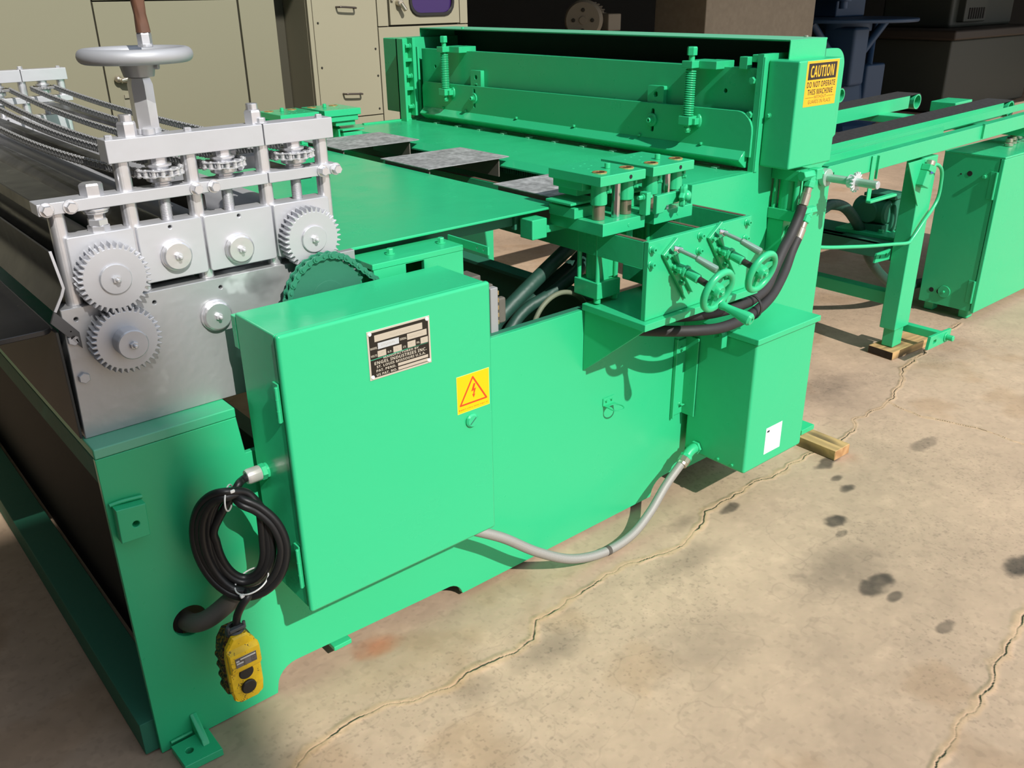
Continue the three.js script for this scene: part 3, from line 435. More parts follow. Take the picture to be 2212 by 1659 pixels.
// ---------------------------------------------------------------- punching units
function punchUnit(label, extras) {
  const t = thing('punching_unit', label, 'punch press', [1.33, 0.977, 0], 'punching units on the slide rails'), X = 1.244;
  const top = part(t, 'top_plate', ext([[X, -0.086], [X + 0.166, -0.086], [X + 0.166, 0.104], [X, 0.104]], 'y', 1.1065, 1.132, [], 0.0015), greenTop);
  part(top, 'side_hole', rod([X + 0.11, 1.119, 0.1035], [X + 0.11, 1.119, 0.1048], 0.0055, 0.0002, 14), dark);
  for (const [x, z] of [[0.035, -0.03], [0.075, -0.045], [0.1, -0.03], [0.06, 0.0], [0.105, -0.06], [0.04, 0.03]]) part(top, 'dowel', lathe([[0.0001, 0.0006], [0.0032, 0.0006], [0.0042, 0], [0.0032, 0]], [X + x, 1.132, z], [0, 1, 0], 10), green);
  part(top, 'cap_screw', rod([X + 0.1, 1.132, 0.03], [X + 0.1, 1.146, 0.03], 0.0075), green);
  for (const x of [X + 0.043, X + 0.143]) {
    const z = 0.058;
    const b = part(t, 'bushing_rim', ring([x, 1.1315, z], [0, 1, 0], 0.013, 0.019, 0.0025, 28), copper);
    part(b, 'guide_bore', rod([x, 1.129, z], [x, 1.1326, z], 0.0132, 0.0002, 20), std({ color: lin(0.05, 0.03, 0.02), roughness: 0.4, metalness: 0.6 }));
    const s = part(t, 'bushing', rod([x, 1.051, z], [x, 1.107, z], 0.0215, 0.0015, 28), green);
    part(s, 'clamp_screw', [...bolt([x + 0.012, 1.085, z + 0.019], [0.5, 0, 1], 0.0045, 0.008), B(x + 0.008, x + 0.016, 1.092, 1.104, z + 0.012, z + 0.026)], green);
    part(t, 'guide_post', rod([x, 1.012, z], [x, 1.053, z], 0.0165, 0.001, 24), std({ color: lin(0.34, 0.28, 0.21), roughness: 0.35, metalness: 0.6, map: paintNoise }), lab('worn bare steel guide post'));
  }
  part(t, 'chrome_rod', rod([X + 0.094, 1.012, 0.07], [X + 0.094, 1.107, 0.07], 0.0115, 0.001, 24), chrome);
  part(t, 'punch_holder', [B(X + 0.01, X + 0.15, 1.085, 1.106, -0.08, 0.03), B(X + 0.02, X + 0.11, 1.066, 1.085, -0.07, 0.0)], green);
  part(t, 'stripper_plate', [B(X - 0.012, X + 0.09, 1.046, 1.053, -0.085, 0.012), B(X - 0.004, X + 0.085, 1.012, 1.04, -0.08, 0.018), B(X + 0.085, X + 0.096, 1.012, 1.052, -0.06, 0.022)], green);
  part(t, 'base_plate', [ext([[X + 0.01, -0.09], [X + 0.17, -0.09], [X + 0.17, 0.105], [X + 0.012, 0.105]], 'y', 0.9785, 1.012, [], 0.0015), rod([X + 0.11, 0.995, 0.1045], [X + 0.11, 0.995, 0.106], 0.005, 0.0002, 14)], greenTop);
  part(t, 'cylinder', [rod([X + 0.105, 0.83, 0.0], [X + 0.105, 0.9785, 0.0], 0.032, 0.001, 28), ...[[0.07, 0.035], [0.14, 0.035], [0.07, -0.035], [0.14, -0.035]].map(([a, z]) => rod([X + a, 0.82, z], [X + a, 0.97, z], 0.0065)), B(X + 0.115, X + 0.145, 0.835, 0.93, 0.006, 0.03)], green);
  part(t, 'cylinder_cap', [B(X + 0.06, X + 0.15, 0.785, 0.832, -0.046, 0.046, 0.003), ...[[0.072, 0.034], [0.138, 0.034], [0.138, -0.034]].map(([a, z]) => rod([X + a, 0.772, z], [X + a, 0.786, z], 0.0095))], green);
  part(t, 'slide_gib', B(X + 0.14, X + 0.165, 0.945, 0.9785, -0.06, 0.07), green);
  return t;
}
const unitA = punchUnit('near punching unit closest to the sheet table, two copper rimmed bores on top');
const unitCopy = (dx, dz, label, turn = 0) => { const u = unitA.clone(); u.name = numbered('punching_unit'); u.position.x += dx; u.position.z += dz; u.rotation.y = turn; u.userData = { ...unitA.userData, label }; scene.add(u); return u; };
unitCopy(0.195, 0, 'near punching unit closest to the shear, with a clamp arm and star knob');
unitCopy(0.0, -1.70, 'far punching unit beyond the table, left one of the far pair beside the tan cabinet', Math.PI);
unitCopy(0.19, -1.70, 'far punching unit beyond the table, right one of the far pair next to the shear', Math.PI);
{
  const t = thing('star_knob_clamp', 'green clamp arm with a lobed star knob on the near punching unit by the shear', 'clamp', [1.5, 1.0, 0.11]);
  part(t, 'clamp_arm', ext([[1.435, 1.013], [1.462, 1.013], [1.475, 1.03], [1.545, 1.035], [1.56, 1.068], [1.52, 1.062], [1.435, 1.061]], 'z', 0.112, 0.126, [], 0.0015), green);
  part(t, 'jaw', [B(1.395, 1.412, 1.015, 1.075, 0.1, 0.125), ...bolt([1.412, 1.06, 0.112], [1, 0, 0], 0.007, 0.012), ...bolt([1.395, 1.062, 0.112], [-1, 0, 0], 0.006, 0.015)], green);
  const pts = []; for (let k = 0; k < 48; k++) { const a = k / 48 * Math.PI * 2; pts.push([0.026 * (1 + 0.22 * Math.cos(6 * a)) * Math.cos(a), 0.026 * (1 + 0.22 * Math.cos(6 * a)) * Math.sin(a)]); }
  part(t, 'star_knob', [ext(pts, 'z', 0, 0.015, [], 0.003).rotateY(0.5).translate(1.522, 1.052, 0.132), new THREE.SphereGeometry(0.015, 16, 10).scale(1, 1, 0.8).rotateY(0.5).translate(1.53, 1.052, 0.147)], green);
}

// ---------------------------------------------------------------- control box with cable and pendant
function decal(parent, name, w, h, t, at, texture, rough = 0.4, label) {   // thin printed plate facing +z
  const m = std({ map: texture, roughness: rough }), g = new THREE.PlaneGeometry(w, h).translate(at[0], at[1], at[2] + t + 0.0002);
  const base = part(parent, name, ext([[at[0] - w / 2, at[1] - h / 2], [at[0] + w / 2, at[1] - h / 2], [at[0] + w / 2, at[1] + h / 2], [at[0] - w / 2, at[1] + h / 2]], 'z', at[2], at[2] + t, [], 0), white, label ? lab(label) : {});
  mesh('print', g, m, base, {}, true); return base;
}
const fit = (c, s, x, y, w, size, bold = 'bold ', align = 'left') => { c.font = bold + size + 'px sans-serif'; c.textAlign = 'left'; const k = w / c.measureText(s).width; c.save(); c.translate(x, y); c.scale(k, 1); c.fillText(s, 0, 0); c.restore(); };
const plateTex = canvasTex(900, 620, (c) => {
  c.fillStyle = '#b9b2a2'; c.fillRect(0, 0, 900, 620); c.fillStyle = '#1d1a15'; c.fillRect(24, 24, 852, 572);
  c.fillStyle = '#b9b2a2'; for (const [x, y] of [[0, 0], [900, 0], [0, 620], [900, 620]]) { c.beginPath(); c.arc(x, y, 66, 0, 7); c.fill(); }
  c.fillStyle = '#b5ab9b';
  for (const [x, y, w, h] of [[100, 62, 690, 84], [140, 168, 300, 78], [560, 158, 290, 78], [130, 268, 120, 78], [352, 268, 122, 78], [560, 260, 118, 80], [752, 258, 112, 78], [404, 498, 450, 38], [404, 550, 450, 38]]) c.fillRect(x, y, w, h);
  c.fillStyle = '#b9bcbe'; c.fillRect(140, 168, 300, 78);
  c.fillStyle = '#b9b2a2'; fit(c, 'MODEL', 32, 236, 100, 40); fit(c, 'SERIAL', 452, 216, 100, 40); fit(c, 'VOLTS', 34, 330, 88, 38); fit(c, 'H.P.', 268, 330, 66, 38); fit(c, 'CY.', 492, 326, 52, 38); fit(c, 'PH.', 692, 320, 50, 38);
  fit(c, 'MANUFACTURED BY', 200, 384, 520, 36); fit(c, 'ENGEL INDUSTRIES INC.', 70, 436, 770, 54); fit(c, 'ST. LOUIS MISSOURI U.S.A.', 100, 483, 720, 44); fit(c, 'PAT. PEND.', 90, 534, 290, 44); fit(c, 'US PAT. NO.', 90, 586, 300, 44);
  c.fillStyle = '#9a9181';                           // stamped entries, worn past reading
  const worn = (x, y, n, w, h) => { for (let k = 0; k < n; k++) { c.fillRect(x + k * w, y + 3 * rnd(), 3, h - 5 * rnd()); c.fillRect(x + k * w, y + h * rnd(), w * 0.6, 4); } };
  worn(320, 90, 14, 22, 34); worn(190, 190, 9, 22, 32); worn(600, 182, 9, 22, 32); worn(152, 290, 3, 24, 32); worn(386, 290, 2, 24, 32); worn(596, 282, 2, 24, 32); worn(796, 280, 1, 24, 32);
  c.strokeStyle = '#2fbf90'; c.lineWidth = 7; c.beginPath(); c.moveTo(24, 364); c.lineTo(300, 356); c.lineTo(560, 348); c.stroke(); c.lineWidth = 3; c.beginPath(); c.moveTo(560, 348); c.lineTo(860, 344); c.stroke();
});
const warnTex = canvasTex(512, 540, (c) => {
  c.fillStyle = '#e6c000'; c.fillRect(0, 0, 512, 540); c.strokeStyle = '#e0cf50'; c.lineWidth = 10; c.strokeRect(4, 4, 504, 532);
  c.strokeStyle = '#e8441c'; c.lineWidth = 24; c.lineJoin = 'round'; c.beginPath(); c.moveTo(252, 62); c.lineTo(462, 425); c.lineTo(48, 425); c.closePath(); c.stroke();
  c.fillStyle = '#e8441c'; c.beginPath(); for (const [x, y] of [[262, 160], [292, 160], [268, 236], [300, 230], [268, 316], [286, 310], [258, 366], [236, 306], [252, 312], [262, 258], [222, 268]]) c.lineTo(x, y); c.fill();
  c.beginPath(); c.arc(32, 490, 9, 0, 7); c.fill(); for (let k = 0; k < 30; k++) c.fillRect(52 + k * 14.5, 484 + 4 * rnd(), 9 * (k % 7 === 6 ? 0 : 1), 5 + 9 * rnd());
});
const cautionTex = canvasTex(680, 520, (c) => {
  c.fillStyle = '#eab21c'; c.fillRect(0, 0, 680, 520); c.fillStyle = '#1c130a'; c.fillRect(38, 28, 600, 186);
  c.fillStyle = '#eab21c'; fit(c, 'CAUTION', 82, 186, 512, 182); c.fillStyle = '#1c130a'; fit(c, 'DO NOT OPERATE', 32, 302, 610, 92); fit(c, 'THIS MACHINE', 64, 386, 540, 88);
  fit(c, 'WITHOUT', 210, 432, 260, 48, ''); fit(c, 'GUARDS IN PLACE', 94, 488, 490, 56, ''); c.fillRect(30, 416, 170, 4); c.fillRect(480, 416, 160, 4);
});
{
  const t = thing('control_box', 'large green wall-mount control box with nameplate and lightning warning sticker', 'electrical box', [0.55, 0.36, 0.1]);
  part(t, 'enclosure', B(0.303, 0.80, 0.36, 0.979, 0.022, 0.192, 0.004), greenTop);
  const d = part(t, 'door', B(0.300, 0.803, 0.357, 0.982, 0.194, 0.21, 0.007), greenTop);
  for (const [y0, y1] of [[0.80, 0.875], [0.415, 0.51]]) part(t, 'hinge', [rod([0.2955, y0, 0.19], [0.2955, y1, 0.19], 0.004, 0.001, 12), B(0.2985, 0.3025, y0, y1 + 0.004, 0.168, 0.19, 0.0005), ...[0.33, 0.66].map((f) => rod([0.2955, y0 + (y1 - y0) * f - 0.001, 0.19], [0.2955, y0 + (y1 - y0) * f + 0.001, 0.19], 0.0045, 0, 12))], green);
  const p = decal(d, 'nameplate', 0.151, 0.104, 0.0012, [0.5625, 0.891, 0.2101], plateTex, 0.35, 'black and silver nameplate');
  for (const x of [-0.069, 0.069]) for (const y of [-0.046, 0.046]) d.add(Object.assign(part(t, 'rivet', lathe([[0.0045, 0], [0.0042, 0.0012], [0.003, 0.0024], [0.001, 0.0026], [0.0008, 0.001], [0.0001, 0.001]], [0.5625 + x, 0.891 + y, 0.2112], [0, 0, 1], 14), white)));
  decal(d, 'warning_sticker', 0.0915, 0.0905, 0.0003, [0.747, 0.7385, 0.2101], warnTex, 0.35, 'yellow sticker with a red lightning triangle');
  part(d, 'slotted_lock', [lathe([[0.0001, 0], [0.0165, 0], [0.0165, 0.004], [0.013, 0.008], [0.0001, 0.008]], [0.739, 0.669, 0.21], [0, 0, 1], 28)], green);
  part(d, 'lock_slot', B(-0.011, 0.011, -0.0012, 0.0012, 0, 0.0006, 0).rotateZ(0.7).translate(0.739, 0.669, 0.2178), greenDark);
  for (const b of [B(0.305, 0.335, 0.33, 0.36, 0.002, 0.022), B(0.70, 0.73, 0.33, 0.36, 0.002, 0.022), B(0.303, 0.34, 0.9, 0.97, 0.0, 0.022)]) part(t, 'mount_strap', b, green);
  const gl = part(t, 'cable_gland', [ring([0.303, 0.646, 0.075], [-1, 0, 0], 0.008, 0.0165, 0.005), hex([0.298, 0.646, 0.075], [-1, 0, 0], 0.0175, 0.011)], green);
  part(gl, 'gland_nut', [lathe([[0.0001, 0], [0.0155, 0], [0.0165, 0.003], [0.0165, 0.026], [0.0145, 0.031], [0.009, 0.031], [0.009, 0.026], [0.0001, 0.026]], [0.287, 0.646, 0.075], [-1, 0, 0], 28)], std({ color: lin(0.6, 0.58, 0.55), roughness: 0.4, metalness: 0.4 }));
}
// coiled cable: centre, radii and plane of the loops
const CC = V(0.206, 0.525, 0.105), CU = V(0.8, 0, 0.6).normalize(), CVv = V(-0.02, 1, 0).normalize(), CN = V(-0.6, 0.0, 0.8).normalize();
const coilPt = (a, ru, rv, n) => CC.clone().addScaledVector(CU, ru * Math.cos(a)).addScaledVector(CVv, rv * Math.sin(a)).addScaledVector(CN, n).toArray();
{
  const t = thing('cable_coil', 'black rubber cable coiled in an oval and bound with two white ties', 'cable', [0.22, 0.4, 0.08]);
  const pts = [[0.262, 0.646, 0.075], [0.245, 0.645, 0.08], [0.226, 0.642, 0.095]];
  const N = 16, lays = 6;
  for (let k = 3; k <= 5.5 * N; k++) {
    const a = Math.PI / 2 + k / N * Math.PI * 2, f = Math.min(lays - 1, k / N), pinch = Math.pow(Math.abs(Math.sin(a)), 3), side = Math.cos(a) > 0 ? 1 : 0.85;
    const order = [0, 5, 2, 4, 1, 3], i = Math.floor(f), mix = smooth(0.75, 1, f - i), lay = order[i] * (1 - mix) + order[Math.min(lays - 1, i + 1)] * mix;
    const ru = (0.05 + 0.0098 * lay) * (side + 0.02 * Math.sin(i * 2.1)), rv = 0.1 + 0.0052 * lay + 0.003 * Math.sin(i * 1.7);
    const zig = (i % 2 ? 1 : -1) * (0.006 + 0.006 * pinch) + 0.004 * Math.sin(k * 0.5 + i);
    pts.push(coilPt(a, ru, rv, zig));
  }
  pts.push([0.2, 0.412, 0.136], [0.182, 0.394, 0.136], [0.172, 0.365, 0.127], [0.167, 0.335, 0.125]);
  part(t, 'cable', tube(pts, 0.0084, 900, 12), rubber);
  const tie = (a, ru, rv, name, tilt) => {
    const c = V(...coilPt(a, ru, rv, 0)), r = [];
    for (let k = 0; k < 20; k++) { const b = k / 20 * Math.PI * 2; r.push(c.clone().add(V(0, 1, tilt).normalize().multiplyScalar(0.024 * Math.cos(b))).addScaledVector(CN, 0.032 * Math.sin(b)).toArray()); }
    const m = part(t, name, tube(r, 0.0018, 60, 8, true), tieMat, lab('white plastic tie')); return [m, c];
  };
  const [m1, c1] = tie(Math.PI / 2, 0.079, 0.107, 'cable_tie', 0);
  part(m1, 'tie_head', B(-0.005, 0.005, -0.003, 0.004, -0.004, 0.004).translate(c1.x + 0.002, c1.y + 0.022, c1.z + 0.018), tieMat);
  const c2 = V(...coilPt(-Math.PI / 2 + 0.25, 0.079, 0.107, 0));
  const r2 = []; for (let k = 0; k < 20; k++) { const b = k / 20 * Math.PI * 2; r2.push([c2.x - 0.005 + 0.035 * Math.cos(b), c2.y + 0.008 + 0.012 * Math.cos(b), c2.z + 0.036 * Math.sin(b)]); }
  const m2 = part(t, 'cable_tie', tube(r2, 0.0018, 60, 8, true), tieMat, lab('white plastic tie'));
  part(m2, 'tie_head', B(-0.005, 0.005, -0.003, 0.004, -0.004, 0.004).translate(c2.x - 0.036, c2.y - 0.006, c2.z + 0.018), tieMat);
}
{
  const t = thing('pendant_control', 'grimy yellow push-button pendant hanging from the black cable', 'remote control', [0.163, 0.17, 0.1]);
  const grime = std({ roughness: 0.45, bumpMap: orange, bumpScale: 0.0006, map: tex(512, 512, (u, v) => { const a = smooth(0.56, 0.68, fbm(u * 120, v * 120, 120, 4)) * 0.8 * smooth(0.58, 0.7, fbm(u * 26 + 5, v * 26, 26, 3)), b = 0.14 * fbm(u * 20, v * 20, 20, 4); return [1.0 - 0.66 * a - b, 0.84 - 0.57 * a - b, 0.1 + 0.03 * a]; }, true) });
  const dirty = std({ roughness: 0.6, bumpMap: orange, bumpScale: 0.001, map: tex(512, 512, (u, v) => { const a = smooth(0.38, 0.56, fbm(u * 70, v * 70, 70, 4)); return [0.5 - 0.36 * a, 0.38 - 0.26 * a, 0.06 + 0.04 * a]; }, true) });
  grime.map.repeat.set(4, 4); dirty.map.repeat.set(4, 4);
  const cx = 0.163, out = [[cx - 0.018, 0.166], [cx + 0.02, 0.166], [cx + 0.033, 0.176], [cx + 0.036, 0.2], [cx + 0.036, 0.29], [cx + 0.031, 0.315], [cx + 0.016, 0.336], [cx - 0.016, 0.336], [cx - 0.031, 0.315], [cx - 0.036, 0.29], [cx - 0.036, 0.2], [cx - 0.03, 0.178]];
  const body = part(t, 'rear_shell', [ext(out.map(([x, y]) => [cx + (x - cx) * 0.97, y]), 'z', 0.088, 0.135, [], 0.006), ...[0.195, 0.222, 0.249, 0.276].map((y) => rod([cx - 0.0285, y, 0.092], [cx - 0.0285, y, 0.133], 0.0115, 0.004, 18)), ...[0.195, 0.222, 0.249, 0.276].map((y) => rod([cx + 0.0285, y, 0.092], [cx + 0.0285, y, 0.133], 0.0105, 0.004, 18))], dirty);
  const inner = rrect(cx - 0.027, cx + 0.028, 0.178, 0.253, 0.006).reverse();
  part(t, 'front_shell', [ext(out, 'z', 0.135, 0.151, [inner], 0.004), B(cx - 0.03, cx + 0.031, 0.172, 0.262, 0.134, 0.142, 0.001)], grime);
  const hood = part(t, 'hood', ext([[0.15, 0.312], [0.162, 0.303], [0.163, 0.262], [0.158, 0.254], [0.149, 0.252]].map(([z, y]) => [z, y]), 'x', cx - 0.034, cx + 0.035, [], 0.003), grime);
  decal(hood, 'rating_label', 0.046, 0.024, 0.0004, [cx + 0.001, 0.282, 0.163], canvasTex(256, 128, (c) => { c.fillStyle = '#55504f'; c.fillRect(0, 0, 256, 128); c.fillStyle = '#c9c8c6'; c.fillRect(60, 18, 186, 20); c.fillRect(10, 64, 84, 22); c.fillRect(8, 30, 40, 24); c.fillStyle = '#8a8685'; for (let y = 46; y < 120; y += 10) { c.fillRect(110, y, 76, 4); c.fillRect(10, y + 46, 80, 4); } c.strokeStyle = '#bbb'; c.strokeRect(200, 60, 40, 36); }));
  for (const [y, l] of [[0.24, 0.008], [0.2035, 0.012]]) part(t, 'push_button', [rod([cx + 0.001, y, 0.141], [cx + 0.001, y, 0.145 + l], 0.0165, 0.002, 28)], blackPlastic, lab('round black push button'));
  part(t, 'button_guard', B(cx - 0.019, cx + 0.02, 0.214, 0.236, 0.141, 0.145, 0.001), blackPlastic);
  part(t, 'cord_clamp', [lathe([[0.0135, 0], [0.021, 0], [0.019, 0.01], [0.0135, 0.012], [0.0135, 0]], [cx + 0.001, 0.331, 0.124], [0.08, 1, 0.25], 24), B(cx - 0.016, cx + 0.018, 0.342, 0.35, 0.13, 0.142, 0.002), ...[-0.016, 0.018].map((x) => rod([cx + x, 0.34, 0.136], [cx + x, 0.357, 0.136], 0.0035))], greyPlastic);
}
// thick hose from the hole in the base to the control box
part(thing('drain_hose', 'thick grey rubber hose passing through the round hole in the base', 'hose', [0.114, 0.31, 0]), 'hose', tube([[0.11, 0.25, -0.16], [0.112, 0.285, -0.06], [0.116, 0.308, 0.008], [0.14, 0.33, 0.045], [0.19, 0.362, 0.06], [0.25, 0.394, 0.066], [0.31, 0.412, 0.07]], 0.0205, 60, 20), greyHose);
// flexible conduit between control box and transformer box
{
  const t = thing('flexible_conduit', 'grey flexible conduit sagging to the floor between the two green boxes', 'conduit', [1.28, 0.02, 0.12]);
  const P = [[0.735, 0.36, 0.09], [0.75, 0.335, 0.095], [0.80, 0.30, 0.105], [0.90, 0.236, 0.118], [1.02, 0.138, 0.12], [1.15, 0.056, 0.122], [1.28, 0.0205, 0.125], [1.40, 0.024, 0.122], [1.50, 0.058, 0.108], [1.60, 0.115, 0.088], [1.70, 0.166, 0.076]];
  const pipe = tube(P, 0.0135, 240, 14); part(t, 'pipe', pipe, conduitMat);
  const c = new THREE.CatmullRomCurve3(P.map((p) => V(...p)), false, 'catmullrom', 0.5), rings = [];
  for (let k = 0; k < 220; k++) { const u = (k + 0.5) / 220; rings.push(place(new THREE.TorusGeometry(0.0128, 0.0014, 4, 14).rotateX(Math.PI / 2), c.getPointAt(u).toArray(), c.getTangentAt(u).toArray())); }
  part(t, 'ribs', rings, conduitMat, { kind: 'stuff' });
  part(t, 'scuff_band', tube([0.60, 0.606, 0.612].map((u) => c.getPointAt(u).toArray()), 0.0146, 6, 14), std({ color: lin(0.08, 0.07, 0.06), roughness: 0.8 }), lab('dark worn band'));
  part(t, 'coupling_nut', [rod([1.685, 0.157, 0.079], [1.708, 0.172, 0.075], 0.0195, 0.002, 8), rod([1.678, 0.152, 0.08], [1.687, 0.158, 0.079], 0.0175, 0.001, 20)], nickel);
  part(t, 'elbow', [tube([[1.705, 0.17, 0.0755], [1.722, 0.181, 0.074], [1.738, 0.187, 0.074], [1.757, 0.188, 0.074]], 0.0165, 16, 16), rod([1.702, 0.168, 0.076], [1.71, 0.174, 0.0755], 0.0205, 0.001, 8), rod([1.748, 0.188, 0.074], [1.757, 0.188, 0.074], 0.022, 0.001, 6)], green);
}
{
  const t = thing('transformer_box', 'tall green sheet-metal box with lid and white label hung on the shear side', 'electrical box', [1.91, 0.16, 0.14]);
  part(t, 'shell', B(1.76, 2.072, 0.162, 0.60, 0.022, 0.26, 0.008), green);
  part(t, 'lid', B(1.752, 2.08, 0.598, 0.617, 0.018, 0.269, 0.003), greenTop);
  part(t, 'strap_hook', ext([[0.126, 0.59], ...arc(0.142, 0.604, 0.0165, 180, 0, 12), [0.1585, 0.565], [0.1555, 0.565], ...arc(0.142, 0.604, 0.0135, 0, 180, 12), [0.1285, 0.59]], 'x', 1.727, 1.7515, [], 0), green);
  for (const [z] of [[0.16], [0.215]]) part(t, 'screw', bolt([1.76, 0.178, z], [-1, 0, 0], 0.0045, 0.004), green);
  decal(t, 'paper_label', 0.086, 0.092, 0.0003, [1.902, 0.244, 0.26], canvasTex(256, 280, (c) => { c.fillStyle = '#f2f3f5'; c.fillRect(0, 0, 256, 280); c.fillStyle = '#303844'; c.fillRect(18, 30, 40, 22); c.fillStyle = '#c3c7ce'; for (let y = 40; y < 260; y += 14) c.fillRect(y < 70 ? 76 : 20, y, 90 + (y * 37) % 110, 4); }), 0.5, 'white paper label');
  for (const x of [1.82, 2.0]) part(t, 'wall_mount', B(x, x + 0.04, 0.3, 0.5, 0.001, 0.022), green);
}

// ---------------------------------------------------------------- shear
{
  const t = thing('guillotine_shear', 'wide green guillotine shear with caution sign, hold-down springs and hooded top', 'shear', [2.1, 0.05, -0.9]);
  const BX = 2.05;
  part(t, 'end_plate', ext([[1.80, 0.06], [2.487, 0.06], [2.487, 0.931], [2.425, 0.938], [2.425, 1.0], [2.468, 1.02], [2.468, 1.09], [2.482, 1.1], ...arc(2.425, 1.32, 0.056, 0, 90, 8), [2.03, 1.376], [2.03, 1.03], [1.735, 1.03], [1.735, 0.76], [1.80, 0.74]], 'z', -0.022, 0, [], 0.001), green);
  part(t, 'end_plate', ext([[1.80, 0.06], [2.48, 0.06], [2.48, 1.376], [2.03, 1.376], [2.03, 1.03], [1.66, 1.03], [1.66, 0.76], [1.80, 0.74]], 'z', -1.874, -1.852, [], 0.001), green);
  const inside = std({ color: lin(0.008, 0.07, 0.04), roughness: 0.7 });  // shade of the hood cavity is put into this dark green
  const glintM = std({ color: lin(0.3, 0.74, 0.55), roughness: 0.25 }), dusty = std({ color: lin(0.10, 0.42, 0.25), roughness: 0.95 });
  const bed = part(t, 'bed_plate', ext([[2.14, 1.03], [1.64, 1.03], [1.617, 1.009], [1.617, 1.004], [2.14, 1.004]], 'z', -1.852, -0.022, [], 0.0008), greenTop);
  for (const z of [-1.652, -1.499, -1.345, -1.192, -1.036, -0.886, -0.733, -0.583, -0.13]) part(bed, 'notch_glint', ext([[1.995, z + 0.016], [2.026, z + 0.006], [2.032, z - 0.018], [2.0, z - 0.01]], 'y', 1.03, 1.034, [], 0.0012), glintM);  // bright reflections at the bed notches, put in as pale raised shapes
  part(t, 'knurled_strip', Array.from({ length: 150 }, (_, k) => B(1.628, 1.64, 0.985, 1.004, -1.84 + k * 0.012, -1.833 + k * 0.012, 0)), greenDark, { kind: 'stuff' });
  part(t, 'bed_body', B(1.664, 2.2, 0.9, 1.004, -1.852, -0.022, 0), greenDark);
  part(t, 'inner_panel', [B(1.605, 1.615, 0.02, 0.652, -1.85, -0.024, 0), B(1.58, 1.64, 0.64, 0.653, -1.85, -0.024, 0.001)], greenDark);
  part(t, 'bed_edge_strip', B(1.75, 2.1, 1.0295, 1.036, -1.852, -1.835, 0.001), green);
  const beam = part(t, 'blade_beam', ext([[-1.80, 1.05], [-0.03, 1.05], [-0.03, 1.333], [-1.80, 1.333]], 'x', BX, BX + 0.022, [[-0.145, 1.262, 0.007], [-1.70, 1.262, 0.007]], 0.001, 12), green);
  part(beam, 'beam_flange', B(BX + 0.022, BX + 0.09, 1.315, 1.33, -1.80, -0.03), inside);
  const apron = part(t, 'hold_down_apron', ext([[-1.765, 1.075], [-0.012, 1.075], [-0.012, 1.15], ...arc(-0.072, 1.15, 0.06, 0, 90, 6), ...arc(-1.735, 1.168, 0.03, 90, 180, 6)], 'x', 2.02, 2.029, [rrect(-1.397, -1.384, 1.115, 1.19, 0.006).reverse(), rrect(-0.42, -0.407, 1.115, 1.19, 0.006).reverse()], 0.001), green);
  part(t, 'hold_down_bar', ext([[2.04, 1.04], [2.026, 1.04], [1.994, 1.064], [1.994, 1.068], [2.018, 1.092], [2.04, 1.092]], 'z', -1.755, -0.03, [], 0.001), greenTop);
  for (const z of [-1.61, -1.449, -1.118, -0.79, -0.466, -0.2]) part(apron, 'cap_screw', rod([2.016, 1.094, z], [2.016, 1.102, z], 0.005), green);
  for (const z of [-1.39, -0.414]) {
    const w = part(apron, 'washer_bolt', [rod([2.019, 1.153, z], [2.012, 1.153, z], 0.0215, 0.001, 32), ...socket([2.012, 1.153, z], [-1, 0, 0], 0.0085, 0.014)], green);
    part(t, 'slot_plate', [ext(rrect(z - 0.036, z + 0.034, 1.185, 1.262, 0.004), 'x', BX - 0.02, BX - 0.001, [[z, 1.235, 0.009]], 0.001, 16), rod([BX - 0.006, 1.235, z], [BX - 0.002, 1.235, z], 0.008), B(2.03, 2.038, 1.19, 1.215, z - 0.006, z + 0.006), B(2.028, 2.042, 1.205, 1.212, z - 0.01, z + 0.008)], green);
  }
  for (const z of [-1.562, -0.246]) {
    const x = 2.0, s = part(t, 'hold_down_spring', tube(Array.from({ length: 20 * 12 + 1 }, (_, k) => { const a = k / 12 * Math.PI * 2; return [x + 0.0145 * Math.cos(a), 1.184 + 0.139 * k / 240, z + 0.0145 * Math.sin(a)]; }), 0.0028, 960, 7), green);
    part(s, 'tension_bolt', [rod([x, 1.13, z], [x, 1.366, z], 0.0095), hex([x, 1.366, z], [0, 1, 0], 0.0165, 0.025, 0.4)], green);
    part(t, 'spring_bracket', [B(x - 0.024, BX + 0.04, 1.328, 1.35, z - 0.02, z + 0.022, 0.002), B(x + 0.01, BX + 0.05, 1.326, 1.35, z + 0.022, z + 0.09, 0.002)], green);
    part(t, 'spring_seat', [B(x - 0.022, x + 0.02, 1.155, 1.182, z - 0.022, z + 0.022, 0.002), hex([x, 1.137, z], [0, 1, 0], 0.0135, 0.01), place(new THREE.SphereGeometry(0.022, 14, 10).scale(0.35, 1, 0.6), [x + 0.02, 1.166, z + 0.028], [0, 1, 0]), B(x - 0.006, 2.021, 1.156, 1.176, z + 0.018, z + 0.034, 0.002)], green);
  }
  const hood = part(t, 'hood', [B(2.098, 2.296, 1.4105, 1.4135, -1.875, 0.04, 0.0008), B(2.10, 2.296, 1.345, 1.411, 0.036, 0.04, 0.001), B(2.10, 2.296, 1.33, 1.411, -1.879, -1.875, 0.001)], greenTop);
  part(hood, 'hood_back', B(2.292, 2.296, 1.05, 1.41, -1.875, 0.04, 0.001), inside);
  part(hood, 'hood_shade_sheet', B(2.10, 2.29, 1.408, 1.4104, -1.87, 0.034, 0), inside);  // added dark sheet that deepens the shade under the hood
  part(hood, 'dusty_top', B(2.098, 2.2955, 1.4136, 1.4142, -1.874, 0.039, 0), dusty, lab('dusty faded top sheet'));
